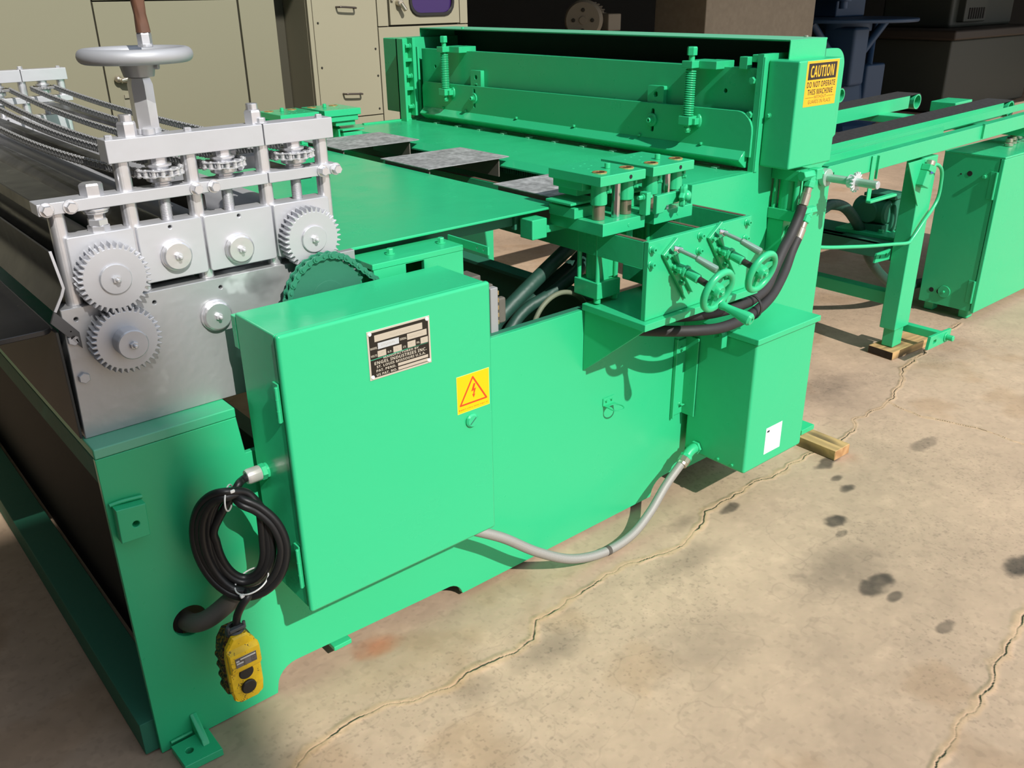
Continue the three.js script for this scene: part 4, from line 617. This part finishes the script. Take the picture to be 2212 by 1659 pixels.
  part(hood, 'lifting_bolt', bolt([2.27, 1.412, -0.02], [0, 1, 0], 0.007, 0.006), nickel);
  part(hood, 'lifting_bolt', bolt([2.13, 1.412, -1.6], [0, 1, 0], 0.007, 0.006), green);
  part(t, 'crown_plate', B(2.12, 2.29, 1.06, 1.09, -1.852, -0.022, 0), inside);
  // gibs at both ends
  const gib = (z, s) => {
    const g = part(t, 'gib_housing', [B(1.945, 1.957, 1.03, 1.375, z - 0.004, z + 0.05 * s, 0.001), B(1.945, 2.0, 1.03, 1.375, z - 0.004, z + 0.006, 0.001), B(2.0, 2.018, 1.05, 1.378, z - 0.004, z + 0.045, 0.002), B(2.022, 2.032, 1.06, 1.34, z, z + 0.048, 0.001), ...[1.28, 1.16].map((y) => B(1.957, 2.0, y, y + 0.014, z, z + 0.035, 0.001))], green);
    for (const y of [1.35, 1.225, 1.095]) { part(g, 'adjusting_bolt', bolt([1.98, y, z + 0.006], [0, 0, 1], 0.01, 0.014), green); part(g, 'adjusting_bolt', bolt([2.0, y - 0.006, z + 0.025], [-1, 0, 0], 0.009, 0.02), green); }
  };
  gib(-1.84, 1);
  const nearGib = part(t, 'near_gib', [B(2.031, 2.046, 1.03, 1.368, -0.02, 0.004, 0.001), B(2.056, 2.12, 1.35, 1.372, -0.06, -0.014), B(2.034, 2.06, 1.33, 1.366, -0.09, -0.06)], green);
  for (const y of [1.3, 1.2, 1.095]) part(nearGib, 'adjusting_bolt', bolt([2.04, y, -0.032], [-1, 0, 0], 0.011, 0.014), green);
  // end covers
  const sheet = (z0, z1) => B(2.056, 2.29, 1.046, 1.36, z0, z1, 0.006);
  const cov = part(t, 'end_cover', [sheet(0.001, 0.107), B(2.28, 2.3, 1.046, 1.06, 0.002, 0.09)], green);
  part(t, 'end_cover', [B(2.0, 2.29, 1.055, 1.372, -2.03, -1.876, 0.004), B(2.1, 2.2, 0.9, 1.055, -2.0, -1.9)], green);
  decal(cov, 'caution_sign', 0.172, 0.13, 0.0003, [2.181, 1.292, 0.107], cautionTex, 0.35, 'yellow and black caution sign');
  part(cov, 'screw', bolt([2.056, 1.2, 0.02], [-1, 0, 0], 0.006, 0.008), green);
  // side cylinder under the cover
  const cyl = part(t, 'hydraulic_cylinder', [B(2.13, 2.2, 1.0, 1.034, 0.001, 0.1, 0.002), B(2.13, 2.2, 0.872, 0.907, 0.001, 0.1, 0.002), rod([2.166, 0.9, 0.052], [2.166, 1.003, 0.052], 0.033, 0.001, 32), ...[[2.142, 0.091], [2.19, 0.091], [2.142, 0.014], [2.19, 0.014]].map(([x, z]) => rod([x, 0.9, z], [x, 1.003, z], 0.0085))], green);
  decal(cyl, 'maker_label', 0.026, 0.075, 0.0004, [2.186, 0.952, 0.0995], canvasTex(96, 256, (c) => { c.fillStyle = '#c4161c'; c.fillRect(0, 0, 96, 256); c.fillStyle = '#e9e6e6'; c.fillRect(0, 0, 20, 256); c.fillStyle = '#e5a0a0'; for (let y = 90; y < 240; y += 16) c.fillRect(50, y, 14, 9); }), 0.4, 'red and white cylinder label');
  part(t, 'clevis', [B(2.135, 2.19, 0.76, 0.871, 0.001, 0.06), B(2.14, 2.2, 0.77, 0.80, 0.06, 0.07), ...bolt([2.165, 0.835, 0.06], [0, 0, 1], 0.012, 0.016)], green);
  part(t, 'foot_tab', ext([[2.345, 0.001], [2.425, 0.001], [2.425, 0.104], [2.345, 0.103]], 'y', 0.0405, 0.06, [[2.40, 0.05, 0.008]], 0.001), green);
  part(t, 'foot_tab', B(2.345, 2.425, 0.0405, 0.06, -1.95, -1.85), green);
  // drive shaft stub
  const sh = part(t, 'shaft_stub', [rod([2.44, 0.962, -0.02], [2.44, 0.962, 0.2], 0.0135, 0.001, 24), rod([2.44, 0.962, 0.001], [2.44, 0.962, 0.02], 0.03)], std({ color: lin(0.34, 0.5, 0.42), roughness: 0.4, metalness: 0.3 }), lab('half painted steel shaft'));
  part(sh, 'sprocket', [gearGeo(0, 0, 0.034, 15, 0.118, 0.127, 0.013).translate(2.44, 0.962, 0), rod([2.44, 0.962, 0.098], [2.44, 0.962, 0.118], 0.022)], std({ color: lin(0.62, 0.64, 0.66), roughness: 0.4, metalness: 0.3 }));
  part(sh, 'shaft_end', rod([2.44, 0.962, 0.199], [2.44, 0.962, 0.2015], 0.013), silver);
}
// hydraulic hoses of the side cylinder
{
  const fitting = (t, p, d) => {
    const D = V(...d).normalize(), at = (k) => V(...p).addScaledVector(D, k).toArray();
    const f = part(t, 'ferrule', [rod(at(0.02), at(0.06), 0.0155, 0.003, 20), rod(at(0.0), at(0.024), 0.0125, 0.002, 16)], nickel);
    part(f, 'union_nut', [rod(at(-0.018), at(0.002), 0.0175, 0.002, 6), rod(at(-0.034), at(-0.016), 0.0145, 0.001, 6)], green);
  };
  const a = thing('hydraulic_hose', 'black hydraulic hose from the upper cylinder port, looping under the adjuster shelf', 'hose', [2.17, 0.95, 0.12]);
  fitting(a, [2.157, 0.985, 0.122], [-0.38, -1, 0.0]);
  part(a, 'elbow', [rod([2.12, 1.022, 0.115], [2.215, 1.022, 0.122], 0.0165, 0.002, 6), rod([2.178, 1.03, 0.12], [2.166, 1.0, 0.122], 0.0145, 0.001, 8), B(2.17, 2.205, 1.005, 1.04, 0.104, 0.138, 0.004)], green);
  part(a, 'hose', tube([[2.134, 0.927, 0.122], [2.115, 0.888, 0.123], [2.074, 0.845, 0.13], [2.027, 0.813, 0.14], [1.965, 0.762, 0.155], [1.9, 0.724, 0.176], [1.82, 0.71, 0.19], [1.75, 0.709, 0.197], [1.66, 0.715, 0.205], [1.55, 0.722, 0.19], [1.44, 0.727, 0.13], [1.37, 0.725, 0.06], [1.34, 0.725, 0.02]], 0.0165, 130, 16), hoseMat);
  const b = thing('hydraulic_hose', 'black hydraulic hose from the lower cylinder port, tied beside the longer one', 'hose', [2.13, 0.85, 0.12]);
  fitting(b, [2.155, 0.875, 0.122], [-0.55, -0.9, 0.04]);
  part(b, 'elbow', [rod([2.12, 0.905, 0.115], [2.205, 0.905, 0.122], 0.0155, 0.002, 6), rod([2.182, 0.91, 0.12], [2.168, 0.89, 0.122], 0.0145, 0.001, 8)], green);
  part(b, 'hose', tube([[2.124, 0.826, 0.124], [2.09, 0.79, 0.13], [2.034, 0.745, 0.15], [1.955, 0.706, 0.175], [1.88, 0.688, 0.196], [1.80, 0.679, 0.213], [1.723, 0.676, 0.224], [1.62, 0.678, 0.228], [1.53, 0.686, 0.208], [1.45, 0.69, 0.155], [1.385, 0.692, 0.085], [1.35, 0.692, 0.02]], 0.0155, 110, 16), hoseMat);
  part(b, 'hose_tie', [ring([1.79, 0.694, 0.204], [-1, 0.1, 0.1], 0.036, 0.0385, 0.01, 20)], blackPlastic);
}
// hoses and valve inside the base
{
  const h = (label, pts, r, m = greenHose) => part(thing('inner_hose', label, 'hose', pts[0], 'hoses inside the base frame'), 'hose', tube(pts, r, 60, 14), m);
  h('dark green hydraulic hose with white ties beside the control box corner', [[0.98, 0.5, -0.11], [1.03, 0.62, -0.13], [1.097, 0.701, -0.15], [1.131, 0.734, -0.15], [1.243, 0.801, -0.15], [1.36, 0.848, -0.17], [1.5, 0.88, -0.22], [1.6, 0.885, -0.3]], 0.021);
  h('dark green hydraulic hose running lowest in the open bay of the base', [[1.07, 0.48, -0.2], [1.12, 0.6, -0.2], [1.188, 0.665, -0.2], [1.251, 0.707, -0.2], [1.341, 0.758, -0.2], [1.454, 0.791, -0.22], [1.57, 0.80, -0.28]], 0.019);
  h('dark green hydraulic hose passing behind the tied hose in the bay', [[1.05, 0.5, -0.13], [1.1, 0.62, -0.14], [1.172, 0.696, -0.15], [1.225, 0.732, -0.15], [1.296, 0.758, -0.14], [1.406, 0.80, -0.14], [1.5, 0.82, -0.2]], 0.017);
  h('thin pale cord arching through the open bay of the base', [[1.13, 0.62, -0.06], [1.171, 0.728, -0.06], [1.214, 0.775, -0.06], [1.274, 0.789, -0.06], [1.338, 0.764, -0.06], [1.375, 0.71, -0.06], [1.39, 0.6, -0.06]], 0.007, std({ color: lin(0.16, 0.18, 0.12), roughness: 0.6 }));
  const tm = thing('hose_tie', 'pair of white ties round the dark green hose by the box corner', 'cable tie', [1.07, 0.66, -0.14]);
  for (const k of [0, 1]) part(tm, 'tie_band', ring([1.062 + k * 0.03, 0.66 + k * 0.037, -0.141 - k * 0.008], [0.65, 0.78, -0.15], 0.0205, 0.0232, 0.005, 20), tieMat);
  const v = thing('solenoid_valve', 'grey solenoid valve block behind the control box top corner', 'valve', [0.95, 0.8, -0.08]);
  part(v, 'valve_body', [B(0.93, 1.005, 0.76, 0.89, -0.14, -0.08, 0.004), B(0.95, 1.02, 0.72, 0.87, -0.1, -0.05, 0.003), B(1.03, 1.055, 0.76, 0.83, -0.06, -0.04, 0.006)], greyHose);
  part(v, 'terminal_cover', B(0.995, 1.02, 0.74, 0.866, -0.05, -0.03, 0.003), std({ color: lin(0.3, 0.3, 0.31), roughness: 0.5 }));
  part(v, 'terminal', Array.from({ length: 5 }, (_, k) => B(1.021, 1.031, 0.76 + k * 0.02, 0.772 + k * 0.02, -0.06, -0.04, 0.001)), brass);
}
{
  const w = (label, at, L, Wd, Hh, turn, endM, topM = wood) => {
    const t = thing('wood_block', label, 'wood block', at); t.rotation.y = turn; ORI.set(t, V(0, 0, 0));
    part(t, 'timber', B(-L, 0, 0.001, Hh, -Wd / 2, Wd / 2, 0.002), topM); part(t, 'end_grain', ext([[-Wd / 2 + 0.002, 0.003], [Wd / 2 - 0.002, 0.003], [Wd / 2 - 0.002, Hh - 0.002], [-Wd / 2 + 0.002, Hh - 0.002]], 'x', 0, 0.0008, [], 0), endM);
  };
  w('pale split timber block under the shear foot tab', [2.376, 0, 0.254], 0.4, 0.092, 0.039, -Math.PI / 2 - 0.02, woodEnd);
  w('dark-ended timber block under the conveyor leg', [3.375, 0, -0.15], 0.36, 0.125, 0.038, Math.PI - 0.08, woodDark);
}

// ---------------------------------------------------------------- belt conveyor
{
  const t = thing('belt_conveyor', 'green three-belt outfeed conveyor on square legs behind the shear', 'conveyor', [3.5, 0.04, -0.6]);
  const slope = 0.022, up = (g, x0 = 2.7) => g.translate(-x0, 0, 0).applyMatrix4(new THREE.Matrix4().makeShear(slope, 0, 0, 0, 0, 0)).translate(x0, 0, 0);
  const tilt = (g) => { const p = g.attributes.position; for (let i = 0; i < p.count; i++) p.setY(i, p.getY(i) + slope * (p.getX(i) - 2.7)); return g; };
  const rail = part(t, 'side_rail', [tilt(ext([[2.55, 0.885], [2.60, 0.945], [2.68, 0.957], [5.3, 0.957], [5.3, 0.893], [2.7, 0.893], [2.7, 0.93], [2.64, 0.93], [2.6, 0.885]], 'z', -0.115, -0.11, [], 0.0008)), tilt(B(2.66, 5.3, 0.951, 0.957, -0.15, -0.111, 0.001)), tilt(B(2.7, 5.3, 0.893, 0.898, -0.15, -0.111, 0.001))], green);
  part(rail, 'stiffener', [tilt(B(3.0, 3.004, 0.86, 0.95, -0.11, -0.1, 0)), tilt(B(3.9, 3.904, 0.9, 0.965, -0.112, -0.1, 0))], green);
  part(t, 'inner_rail', [tilt(B(2.6, 3.85, 0.915, 0.945, -0.262, -0.257, 0.001)), tilt(B(2.6, 3.7, 0.905, 0.91, -0.257, -0.23, 0.001)), tilt(B(2.6, 5.2, 0.9, 0.935, -0.34, -0.336, 0.001))], green);
  const lane = (z, x1, w) => {
    const r = 0.047, yb = 0.943;
    part(t, 'belt', tilt(ext([[2.55, yb], [x1, yb], ...arc(x1, yb - r, r, 90, -80, 14), ...arc(x1, yb - r, r - 0.005, -80, 90, 14), [2.55, yb - 0.005]], 'z', z - w, z, [], 0, 8)), belt);
    part(t, 'lane_side', [tilt(B(2.55, x1 - 0.1, yb - 0.075, yb - 0.006, z - 0.004, z + 0.002, 0.001)), tilt(B(2.55, x1 - 0.1, yb - 0.075, yb - 0.006, z - w - 0.004, z - w + 0.002, 0.001))], green);
    part(t, 'end_roller', tilt(ring([x1, yb - r, z - w], [0, 0, 1], r - 0.012, r - 0.005, w, 28)), green);
  };
  lane(-0.41, 4.93, 0.13); lane(-0.93, 4.93, 0.13); lane(-1.42, 4.93, 0.13);
  const tube4 = (x0, x1, y0, y1, z0, z1) => B(x0, x1, y0, y1, z0, z1, 0.004);
  for (const z of [-0.11, -1.25]) {
    const leg = part(t, 'leg', tube4(3.395, 3.52, 0.13, z === -0.11 ? 0.90 : 0.96, z - 0.075, z), green);
    part(leg, 'leg_foot', tube4(3.42, 3.50, z === -0.11 ? 0.04 : 0.0, 0.13, z - 0.065, z - 0.01), green);
    part(leg, 'gusset', ext([[3.25, 0.897], [3.394, 0.90], [3.394, 0.70]], 'z', z + 0.0015, z + 0.006, [], 0.001), green);
  }
  part(t, 'cross_brace', tube4(3.44, 3.50, 0.225, 0.285, -1.18, -0.18), green);
  part(t, 'motor_shelf', [tube4(3.40, 3.62, 0.50, 0.515, -1.2, -0.18), tube4(3.40, 3.44, 0.44, 0.515, -1.2, -0.18)], greenDark);
  part(t, 'cross_beam', [tilt(tube4(4.5, 4.62, 0.83, 0.87, -1.5, -0.15)), tilt(tube4(4.78, 4.98, 0.87, 0.925, -0.78, -0.64))], green);
  part(t, 'foot_bar', [tube4(3.53, 3.565, 0.09, 0.128, -0.21, 0.035)], green);
  const fp = part(t, 'foot_plate', ext([[3.40, 0.083], [3.60, 0.078], [3.605, 0.134], [3.41, 0.142]], 'z', 0.036, 0.05, [rrect(3.44, 3.47, 0.1, 0.118, 0.006).reverse()], 0.001), green);
  part(fp, 'bolt', [rod([3.56, 0.106, 0.05], [3.56, 0.106, 0.055], 0.022), rod([3.56, 0.106, 0.055], [3.56, 0.106, 0.085], 0.013, 0.002)], green);
  part(t, 'hanger', [tube4(2.955, 2.985, 0.785, 0.96, -0.109, -0.103), tube4(2.955, 3.16, 0.778, 0.79, -0.109, -0.085)], green);
  part(t, 'shelf_bracket', ext([[3.27, 0.455], [3.54, 0.44], [3.55, 0.46], [3.54, 0.495], [3.28, 0.495]], 'z', -0.2, -0.19, [[3.31, 0.475, 0.008], [3.36, 0.475, 0.008]], 0.001), green);
}
{
  const t = thing('gear_motor', 'dark green gear motor on the conveyor cross shelf', 'motor', [3.6, 0.515, -0.36]);
  part(t, 'motor_body', [rod([3.55, 0.615, -0.46], [3.55, 0.615, -0.30], 0.056, 0.01, 28), rod([3.49, 0.615, -0.38], [3.51, 0.615, -0.38], 0.05, 0.004, 24), B(3.5, 3.6, 0.515, 0.56, -0.44, -0.3)], greenDark);
  part(t, 'gearbox', [B(3.56, 3.66, 0.52, 0.69, -0.42, -0.28, 0.01), B(3.52, 3.66, 0.68, 0.695, -0.42, -0.27)], greenDark);
  part(t, 'mount_plate', [B(3.45, 3.6, 0.515, 0.53, -0.5, -0.2), ...bolt([3.50, 0.53, -0.3], [0, 1, 0], 0.014, 0.012)], green);
  const ch = []; for (let k = 0; k < 18; k++) ch.push(rod([3.62, 0.56 + k * 0.018, -0.21], [3.62, 0.572 + k * 0.018, -0.21], k % 2 ? 0.009 : 0.006, 0.001, 8), rod([3.62, 0.566 + k * 0.018, -0.225], [3.62, 0.566 + k * 0.018, -0.195], 0.006, 0.001, 8));
  part(t, 'drive_chain', ch, greenDark, { kind: 'stuff' });
  part(t, 'output_sprocket', gearGeo(0, 0, 0.045, 14, -0.216, -0.204, 0.01).translate(3.62, 0.58, 0), green);
}
part(thing('supply_hose', 'thick dark green hose arching under the conveyor frame', 'hose', [2.6, 0.5, -0.3]), 'hose', tube([[2.8, 0.5, -0.4], [3.0, 0.63, -0.4], [3.157, 0.679, -0.4], [3.228, 0.685, -0.4], [3.353, 0.644, -0.4], [3.506, 0.517, -0.4], [3.634, 0.359, -0.4], [3.803, 0.232, -0.4], [3.991, 0.148, -0.4], [4.3, 0.1, -0.42]], 0.024, 90, 16), greenHose);
{
  const t = thing('limit_switch', 'small green limit switch with a plunger on the conveyor leg gusset', 'switch', [3.42, 0.84, -0.1]);
  part(t, 'switch_body', [B(-0.03, 0.03, -0.045, 0.035, 0, 0.035, 0.004).rotateZ(-0.35).translate(3.385, 0.83, -0.107), B(-0.032, 0.032, 0.02, 0.045, 0.004, 0.04, 0.002).rotateZ(-0.35).translate(3.385, 0.83, -0.107)], green);
  part(t, 'plunger', rod([3.40, 0.872, -0.085], [3.408, 0.892, -0.085], 0.018, 0.003), nickel);
  decal(t, 'blue_mark', 0.034, 0.012, 0.0005, [3.398, 0.848, -0.068], canvasTex(32, 16, (c) => { c.fillStyle = '#3a4f9a'; c.fillRect(0, 0, 32, 16); }));
  part(t, 'lead_cable', tube([[3.42, 0.855, -0.085], [3.455, 0.87, -0.085], [3.51, 0.845, -0.085], [3.543, 0.79, -0.09], [3.545, 0.70, -0.095], [3.45, 0.62, -0.095], [3.385, 0.558, -0.1], [3.35, 0.548, -0.1], [3.226, 0.565, -0.1], [3.05, 0.59, -0.1], [2.922, 0.61, -0.1], [2.663, 0.655, -0.1], [2.5, 0.70, -0.1]], 0.0075, 120, 10), green);
}
{
  const t = thing('operator_console', 'green floor console with push buttons on top at the right edge', 'cabinet', [4.6, 0.02, -0.2]);
  part(t, 'console_body', ext([[4.13, 0.055], [5.6, 0.055], [5.6, 0.815], [4.13, 0.815]], 'z', -0.36, -0.095, [], 0.003), green);
  part(t, 'console_top', B(4.128, 5.6, 0.812, 0.822, -0.36, -0.072, 0.003), greenTop);
  part(t, 'door', B(4.127, 5.6, 0.052, 0.812, -0.092, -0.073, 0.004), greenTop);
  for (const [y0, y1] of [[0.62, 0.75], [0.10, 0.215]]) part(t, 'hinge', [rod([4.124, y0, -0.095], [4.124, y1, -0.095], 0.006, 0.001, 12), B(4.126, 4.131, y0, y1, -0.125, -0.095, 0.001)], green);
  for (const [y, z, r] of [[0.727, -0.222, 0.0125], [0.72, -0.263, 0.004], [0.124, -0.301, 0.012], [0.122, -0.262, 0.012]]) part(t, 'knockout_hole', rod([4.1305, y, z], [4.1285, y, z], r, 0.0003, 20), dark);
  part(t, 'plug_disc', [rod([4.13, 0.128, -0.235], [4.125, 0.128, -0.235], 0.031, 0.001, 28), rod([4.125, 0.128, -0.235], [4.112, 0.128, -0.235], 0.006)], green);
  part(t, 'screw', bolt([4.13, 0.722, -0.149], [-1, 0, 0], 0.009, 0.012), green);
  for (const [x, z] of [[4.2, -0.14], [4.2, -0.32], [5.4, -0.14], [5.4, -0.32]]) part(t, 'foot', B(x - 0.03, x + 0.03, 0.001, 0.056, z - 0.025, z + 0.025, 0.008), green);
  [[4.46, -0.20], [4.55, -0.22], [4.63, -0.25], [4.74, -0.27], [4.84, -0.29], [4.92, -0.26], [4.68, -0.18], [4.82, -0.2]].forEach(([x, z], k) => { const b = part(t, 'push_button', [rod([x, 0.822, z], [x, 0.84, z], 0.021, 0.003, 20), rod([x, 0.84, z], [x, 0.862, z], 0.0165, 0.003, 20)], nickel); part(b, 'button_cap', rod([x, 0.862, z], [x, 0.868, z], 0.013, 0.002, 16), k === 1 ? std({ color: lin(0.5, 0.03, 0.03), roughness: 0.4 }) : blackPlastic); });
}

// ---------------------------------------------------------------- cabinets and machines behind
{
  const t = thing('machine_cabinet', 'large tan metal cabinet with wide flush doors behind the roller unit', 'cabinet', [0.3, 0, -3.2]), Z = -2.8;
  part(t, 'carcass', B(-1.6, 1.865, 0.02, 2.2, -3.8, Z - 0.02, 0.004), beigeDeep);
  part(t, 'carcass_side', B(1.865, 2.04, 0.02, 2.2, -3.8, Z - 0.25, 0.004), std({ color: lin(0.05, 0.046, 0.03), roughness: 0.6 }));  // shade of the recess between the cabinets is put into this colour
  for (const [x0, x1, y0, y1] of [[-1.6, 0.988, 0.05, 2.19], [0.995, 1.668, 0.05, 1.537], [0.995, 1.668, 1.543, 2.19], [1.678, 1.865, 0.05, 2.19]]) part(t, 'door', B(x0, x1, y0, y1, Z - 0.02, Z, 0.002), beigeDeep);
  part(t, 'door_gap', B(-1.6, 1.864, 0.05, 2.19, Z - 0.021, Z - 0.0195, 0), seam);
  part(t, 'latch_handle', [new THREE.SphereGeometry(0.017, 16, 12).translate(1.04, 1.212, Z + 0.02), place(lathe([[0.0001, 0], [0.011, 0.01], [0.017, 0.05], [0.012, 0.085], [0.0001, 0.095]], [0, 0, 0]), [1.04, 1.205, Z + 0.035], [1, 0.12, 0.1])], nickel, lab('small metal twist handle'));
  part(t, 'finger_pull', [B(1.055, 1.125, 1.04, 1.14, Z - 0.002, Z + 0.001, 0), B(1.058, 1.122, 1.125, 1.14, Z, Z + 0.01, 0.001)], std({ color: lin(0.25, 0.235, 0.17), roughness: 0.6 }));
}
{
  const t = thing('panel_cabinet', 'tan panelled cabinet with bar handles and a violet tinted window', 'cabinet', [2.5, 0, -3.2]), Z = -2.8;
  part(t, 'carcass', B(2.045, 3.085, 0.02, 2.2, -3.9, Z - 0.018, 0.004), beige);
  part(t, 'door_gap', B(2.06, 3.08, 0.05, 2.19, Z - 0.019, Z - 0.0172, 0), seam);
  const lower = part(t, 'lower_panel', B(2.075, 2.462, 0.935, 2.0, Z - 0.018, Z, 0.002), beige);
  part(t, 'side_panel', B(2.468, 3.085, 0.05, 1.388, Z - 0.018, Z, 0.002), beige);
  part(t, 'base_panel', B(2.05, 2.462, 0.05, 0.93, Z - 0.018, Z, 0.002), beige);
  part(t, 'stile', B(2.046, 2.07, 0.05, 2.19, Z - 0.018, Z + 0.004, 0.002), beige);
  part(t, 'stile', B(2.468, 2.535, 1.393, 2.19, Z - 0.018, Z, 0.002), beige);
  part(t, 'stile', B(3.03, 3.085, 1.393, 2.19, Z - 0.018, Z, 0.002), beige);
  const win = part(t, 'window_door', ext([[2.545, 1.398], [3.02, 1.398], [3.02, 2.15], [2.545, 2.15]], 'z', Z - 0.016, Z + 0.006, [rrect(2.685, 2.97, 1.45, 2.05, 0.06).reverse()], 0.001), beige);
  part(win, 'gasket', ext(rrect(2.672, 2.982, 1.437, 2.062, 0.07), 'z', Z + 0.002, Z + 0.016, [rrect(2.69, 2.965, 1.456, 2.045, 0.055).reverse()], 0.003), blackPlastic);
  part(win, 'tinted_pane', ext(rrect(2.68, 2.975, 1.445, 2.055, 0.06), 'z', Z - 0.004, Z + 0.003, [], 0), violet, lab('violet tinted pane'));
  part(win, 'latch_handle', [rod([2.60, 1.51, Z + 0.005], [2.60, 1.51, Z + 0.04], 0.018, 0.004), rod([2.60, 1.51, Z + 0.035], [2.625, 1.47, Z + 0.045], 0.012, 0.004), B(2.55, 2.565, 1.52, 1.58, Z, Z + 0.02)], nickel);
  for (const y of [1.06, 1.495]) part(lower, 'bar_handle', tube([[2.215, y, Z], [2.218, y, Z + 0.03], [2.235, y, Z + 0.036], [2.30, y - 0.004, Z + 0.036], [2.318, y - 0.006, Z + 0.03], [2.32, y - 0.006, Z]], 0.005, 40, 10), std({ color: lin(0.12, 0.1, 0.09), roughness: 0.35, metalness: 0.7 }));
  for (const [x, y] of [[2.1, 1.2], [2.1, 1.42], [2.44, 1.28], [2.445, 1.14], [2.44, 0.965], [2.1, 0.96]]) part(lower, 'screw', bolt([x, y, Z], [0, 0, 1], 0.0045, 0.004), seam);
}
{
  const t = thing('machine_housing', 'tall plain tan machine housing standing in the workshop shade', 'machine', [7.6, 0, -5]);
  part(t, 'housing', [B(7.07, 8.95, 0.02, 3.0, -4.85, -4.2, 0.01)], beigeDim);
}
{
  const t = thing('electric_motor', 'pale grey electric motor with round end shield in the workshop shade', 'motor', [5.4, 1.1, -4.2]), m = std({ color: lin(0.21, 0.185, 0.14), roughness: 0.6 });
  const c = [5.31, 1.335, -4.1], ax = [0.75, 0, -0.6], at = (k) => [c[0] + ax[0] * k, c[1], c[2] + ax[2] * k];
  part(t, 'end_shield', [rod(at(0), at(0.03), 0.15, 0.01, 40), rod(at(0.03), at(0.12), 0.16, 0.01, 40), rod(at(-0.01), at(0), 0.03)], m);
  part(t, 'bolt', [0, 1, 2, 3].flatMap((k) => bolt([c[0] + 0.1 * Math.cos(k * 1.57) * 0.5, c[1] + 0.08 * Math.sin(k * 1.57), c[2] + 0.1 * Math.cos(k * 1.57) * 0.62], [-0.78, 0, 0.62], 0.012, 0.01)), seam);
  const fins = []; for (let k = 0; k < 26; k++) { const a = k / 26 * Math.PI * 2; fins.push(place(new THREE.BoxGeometry(0.03, 0.5, 0.01).translate(0.125, 0.4, 0).rotateY(a), at(0), ax)); }
  part(t, 'stator', [rod(at(0.1), at(0.8), 0.115), ...fins], m);
  part(t, 'terminal_box', [B(5.62, 5.78, 1.24, 1.38, -4.3, -4.1, 0.01)], m);
  part(t, 'motor_stand', [B(5.2, 5.8, 0.0, 1.1, -4.75, -4.05, 0.01), B(5.15, 6.1, 1.1, 1.19, -4.8, -4.05, 0.01)], std({ color: lin(0.03, 0.03, 0.03), roughness: 0.8 }));
}
{
  const t = thing('blue_press', 'blue pedestal drill press with a round work table deep in the workshop', 'drill press', [9.6, 0, -4.6]);
  const c = [9.95, -4.4];
  part(t, 'pedestal', [lathe([[0.0001, 0], [0.5, 0], [0.45, 0.06], [0.34, 0.1], [0.28, 0.5], [0.24, 0.75], [0.22, 1.1], [0.0001, 1.1]], [c[0], 0, c[1]], [0, 1, 0], 8), B(c[0] + 0.2, c[0] + 0.62, 0, 0.72, c[1] - 0.2, c[1] + 0.25, 0.03), B(c[0] - 0.3, c[0] + 0.02, 0.5, 1.15, c[1] - 0.1, c[1] + 0.32, 0.04)], navy);
  part(t, 'work_table', [rod([c[0], 1.2, c[1]], [c[0], 1.24, c[1]], 0.8, 0.01, 40), rod([c[0], 1.1, c[1]], [c[0], 1.2, c[1]], 0.3)], navy);
  part(t, 'table_brace', [rod([c[0] - 0.7, 1.2, c[1]], [c[0] - 0.25, 0.75, c[1] + 0.1], 0.04), rod([c[0] + 0.75, 1.2, c[1] + 0.1], [c[0] + 0.1, 0.72, c[1] + 0.1], 0.05), rod([c[0] + 0.85, 1.2, c[1] - 0.1], [c[0] + 0.3, 0.7, c[1] + 0.2], 0.04)], navy);
  part(t, 'column', B(c[0] + 0.1, c[0] + 0.75, 1.24, 2.4, c[1] - 0.6, c[1] - 0.2, 0.02), navy);
  part(t, 'spindle', [rod([c[0] - 0.1, 1.42, c[1]], [c[0] - 0.1, 2.1, c[1]], 0.09), rod([c[0] - 0.1, 1.34, c[1]], [c[0] - 0.1, 1.42, c[1]], 0.05)], std({ color: lin(0.05, 0.1, 0.2), roughness: 0.4 }));
}
{
  const t = thing('grey_machine', 'dull grey-green machine tool with vent slots at the top right', 'machine', [12.6, 0, -4.4]);
  part(t, 'cabinet_base', B(11.9, 14.5, 0.02, 0.93, -5.6, -4.0, 0.03), grayGreen);
  part(t, 'machine_bed', B(11.75, 14.5, 0.93, 1.05, -5.7, -3.9, 0.03), std({ color: lin(0.035, 0.028, 0.022), roughness: 0.6 }));
  part(t, 'headstock', [B(12.4, 14.3, 1.05, 2.3, -5.3, -4.3, 0.05), B(12.55, 13.2, 1.12, 1.5, -4.32, -4.2, 0.02), B(12.0, 12.4, 1.5, 2.2, -5.0, -4.6, 0.04)], grayGreen);
  part(t, 'vent_slot', Array.from({ length: 7 }, (_, k) => B(12.66 + k * 0.07, 12.69 + k * 0.07, 1.16, 1.3, -4.202, -4.19, 0)), dark);
}
renderer.render(scene, camera);
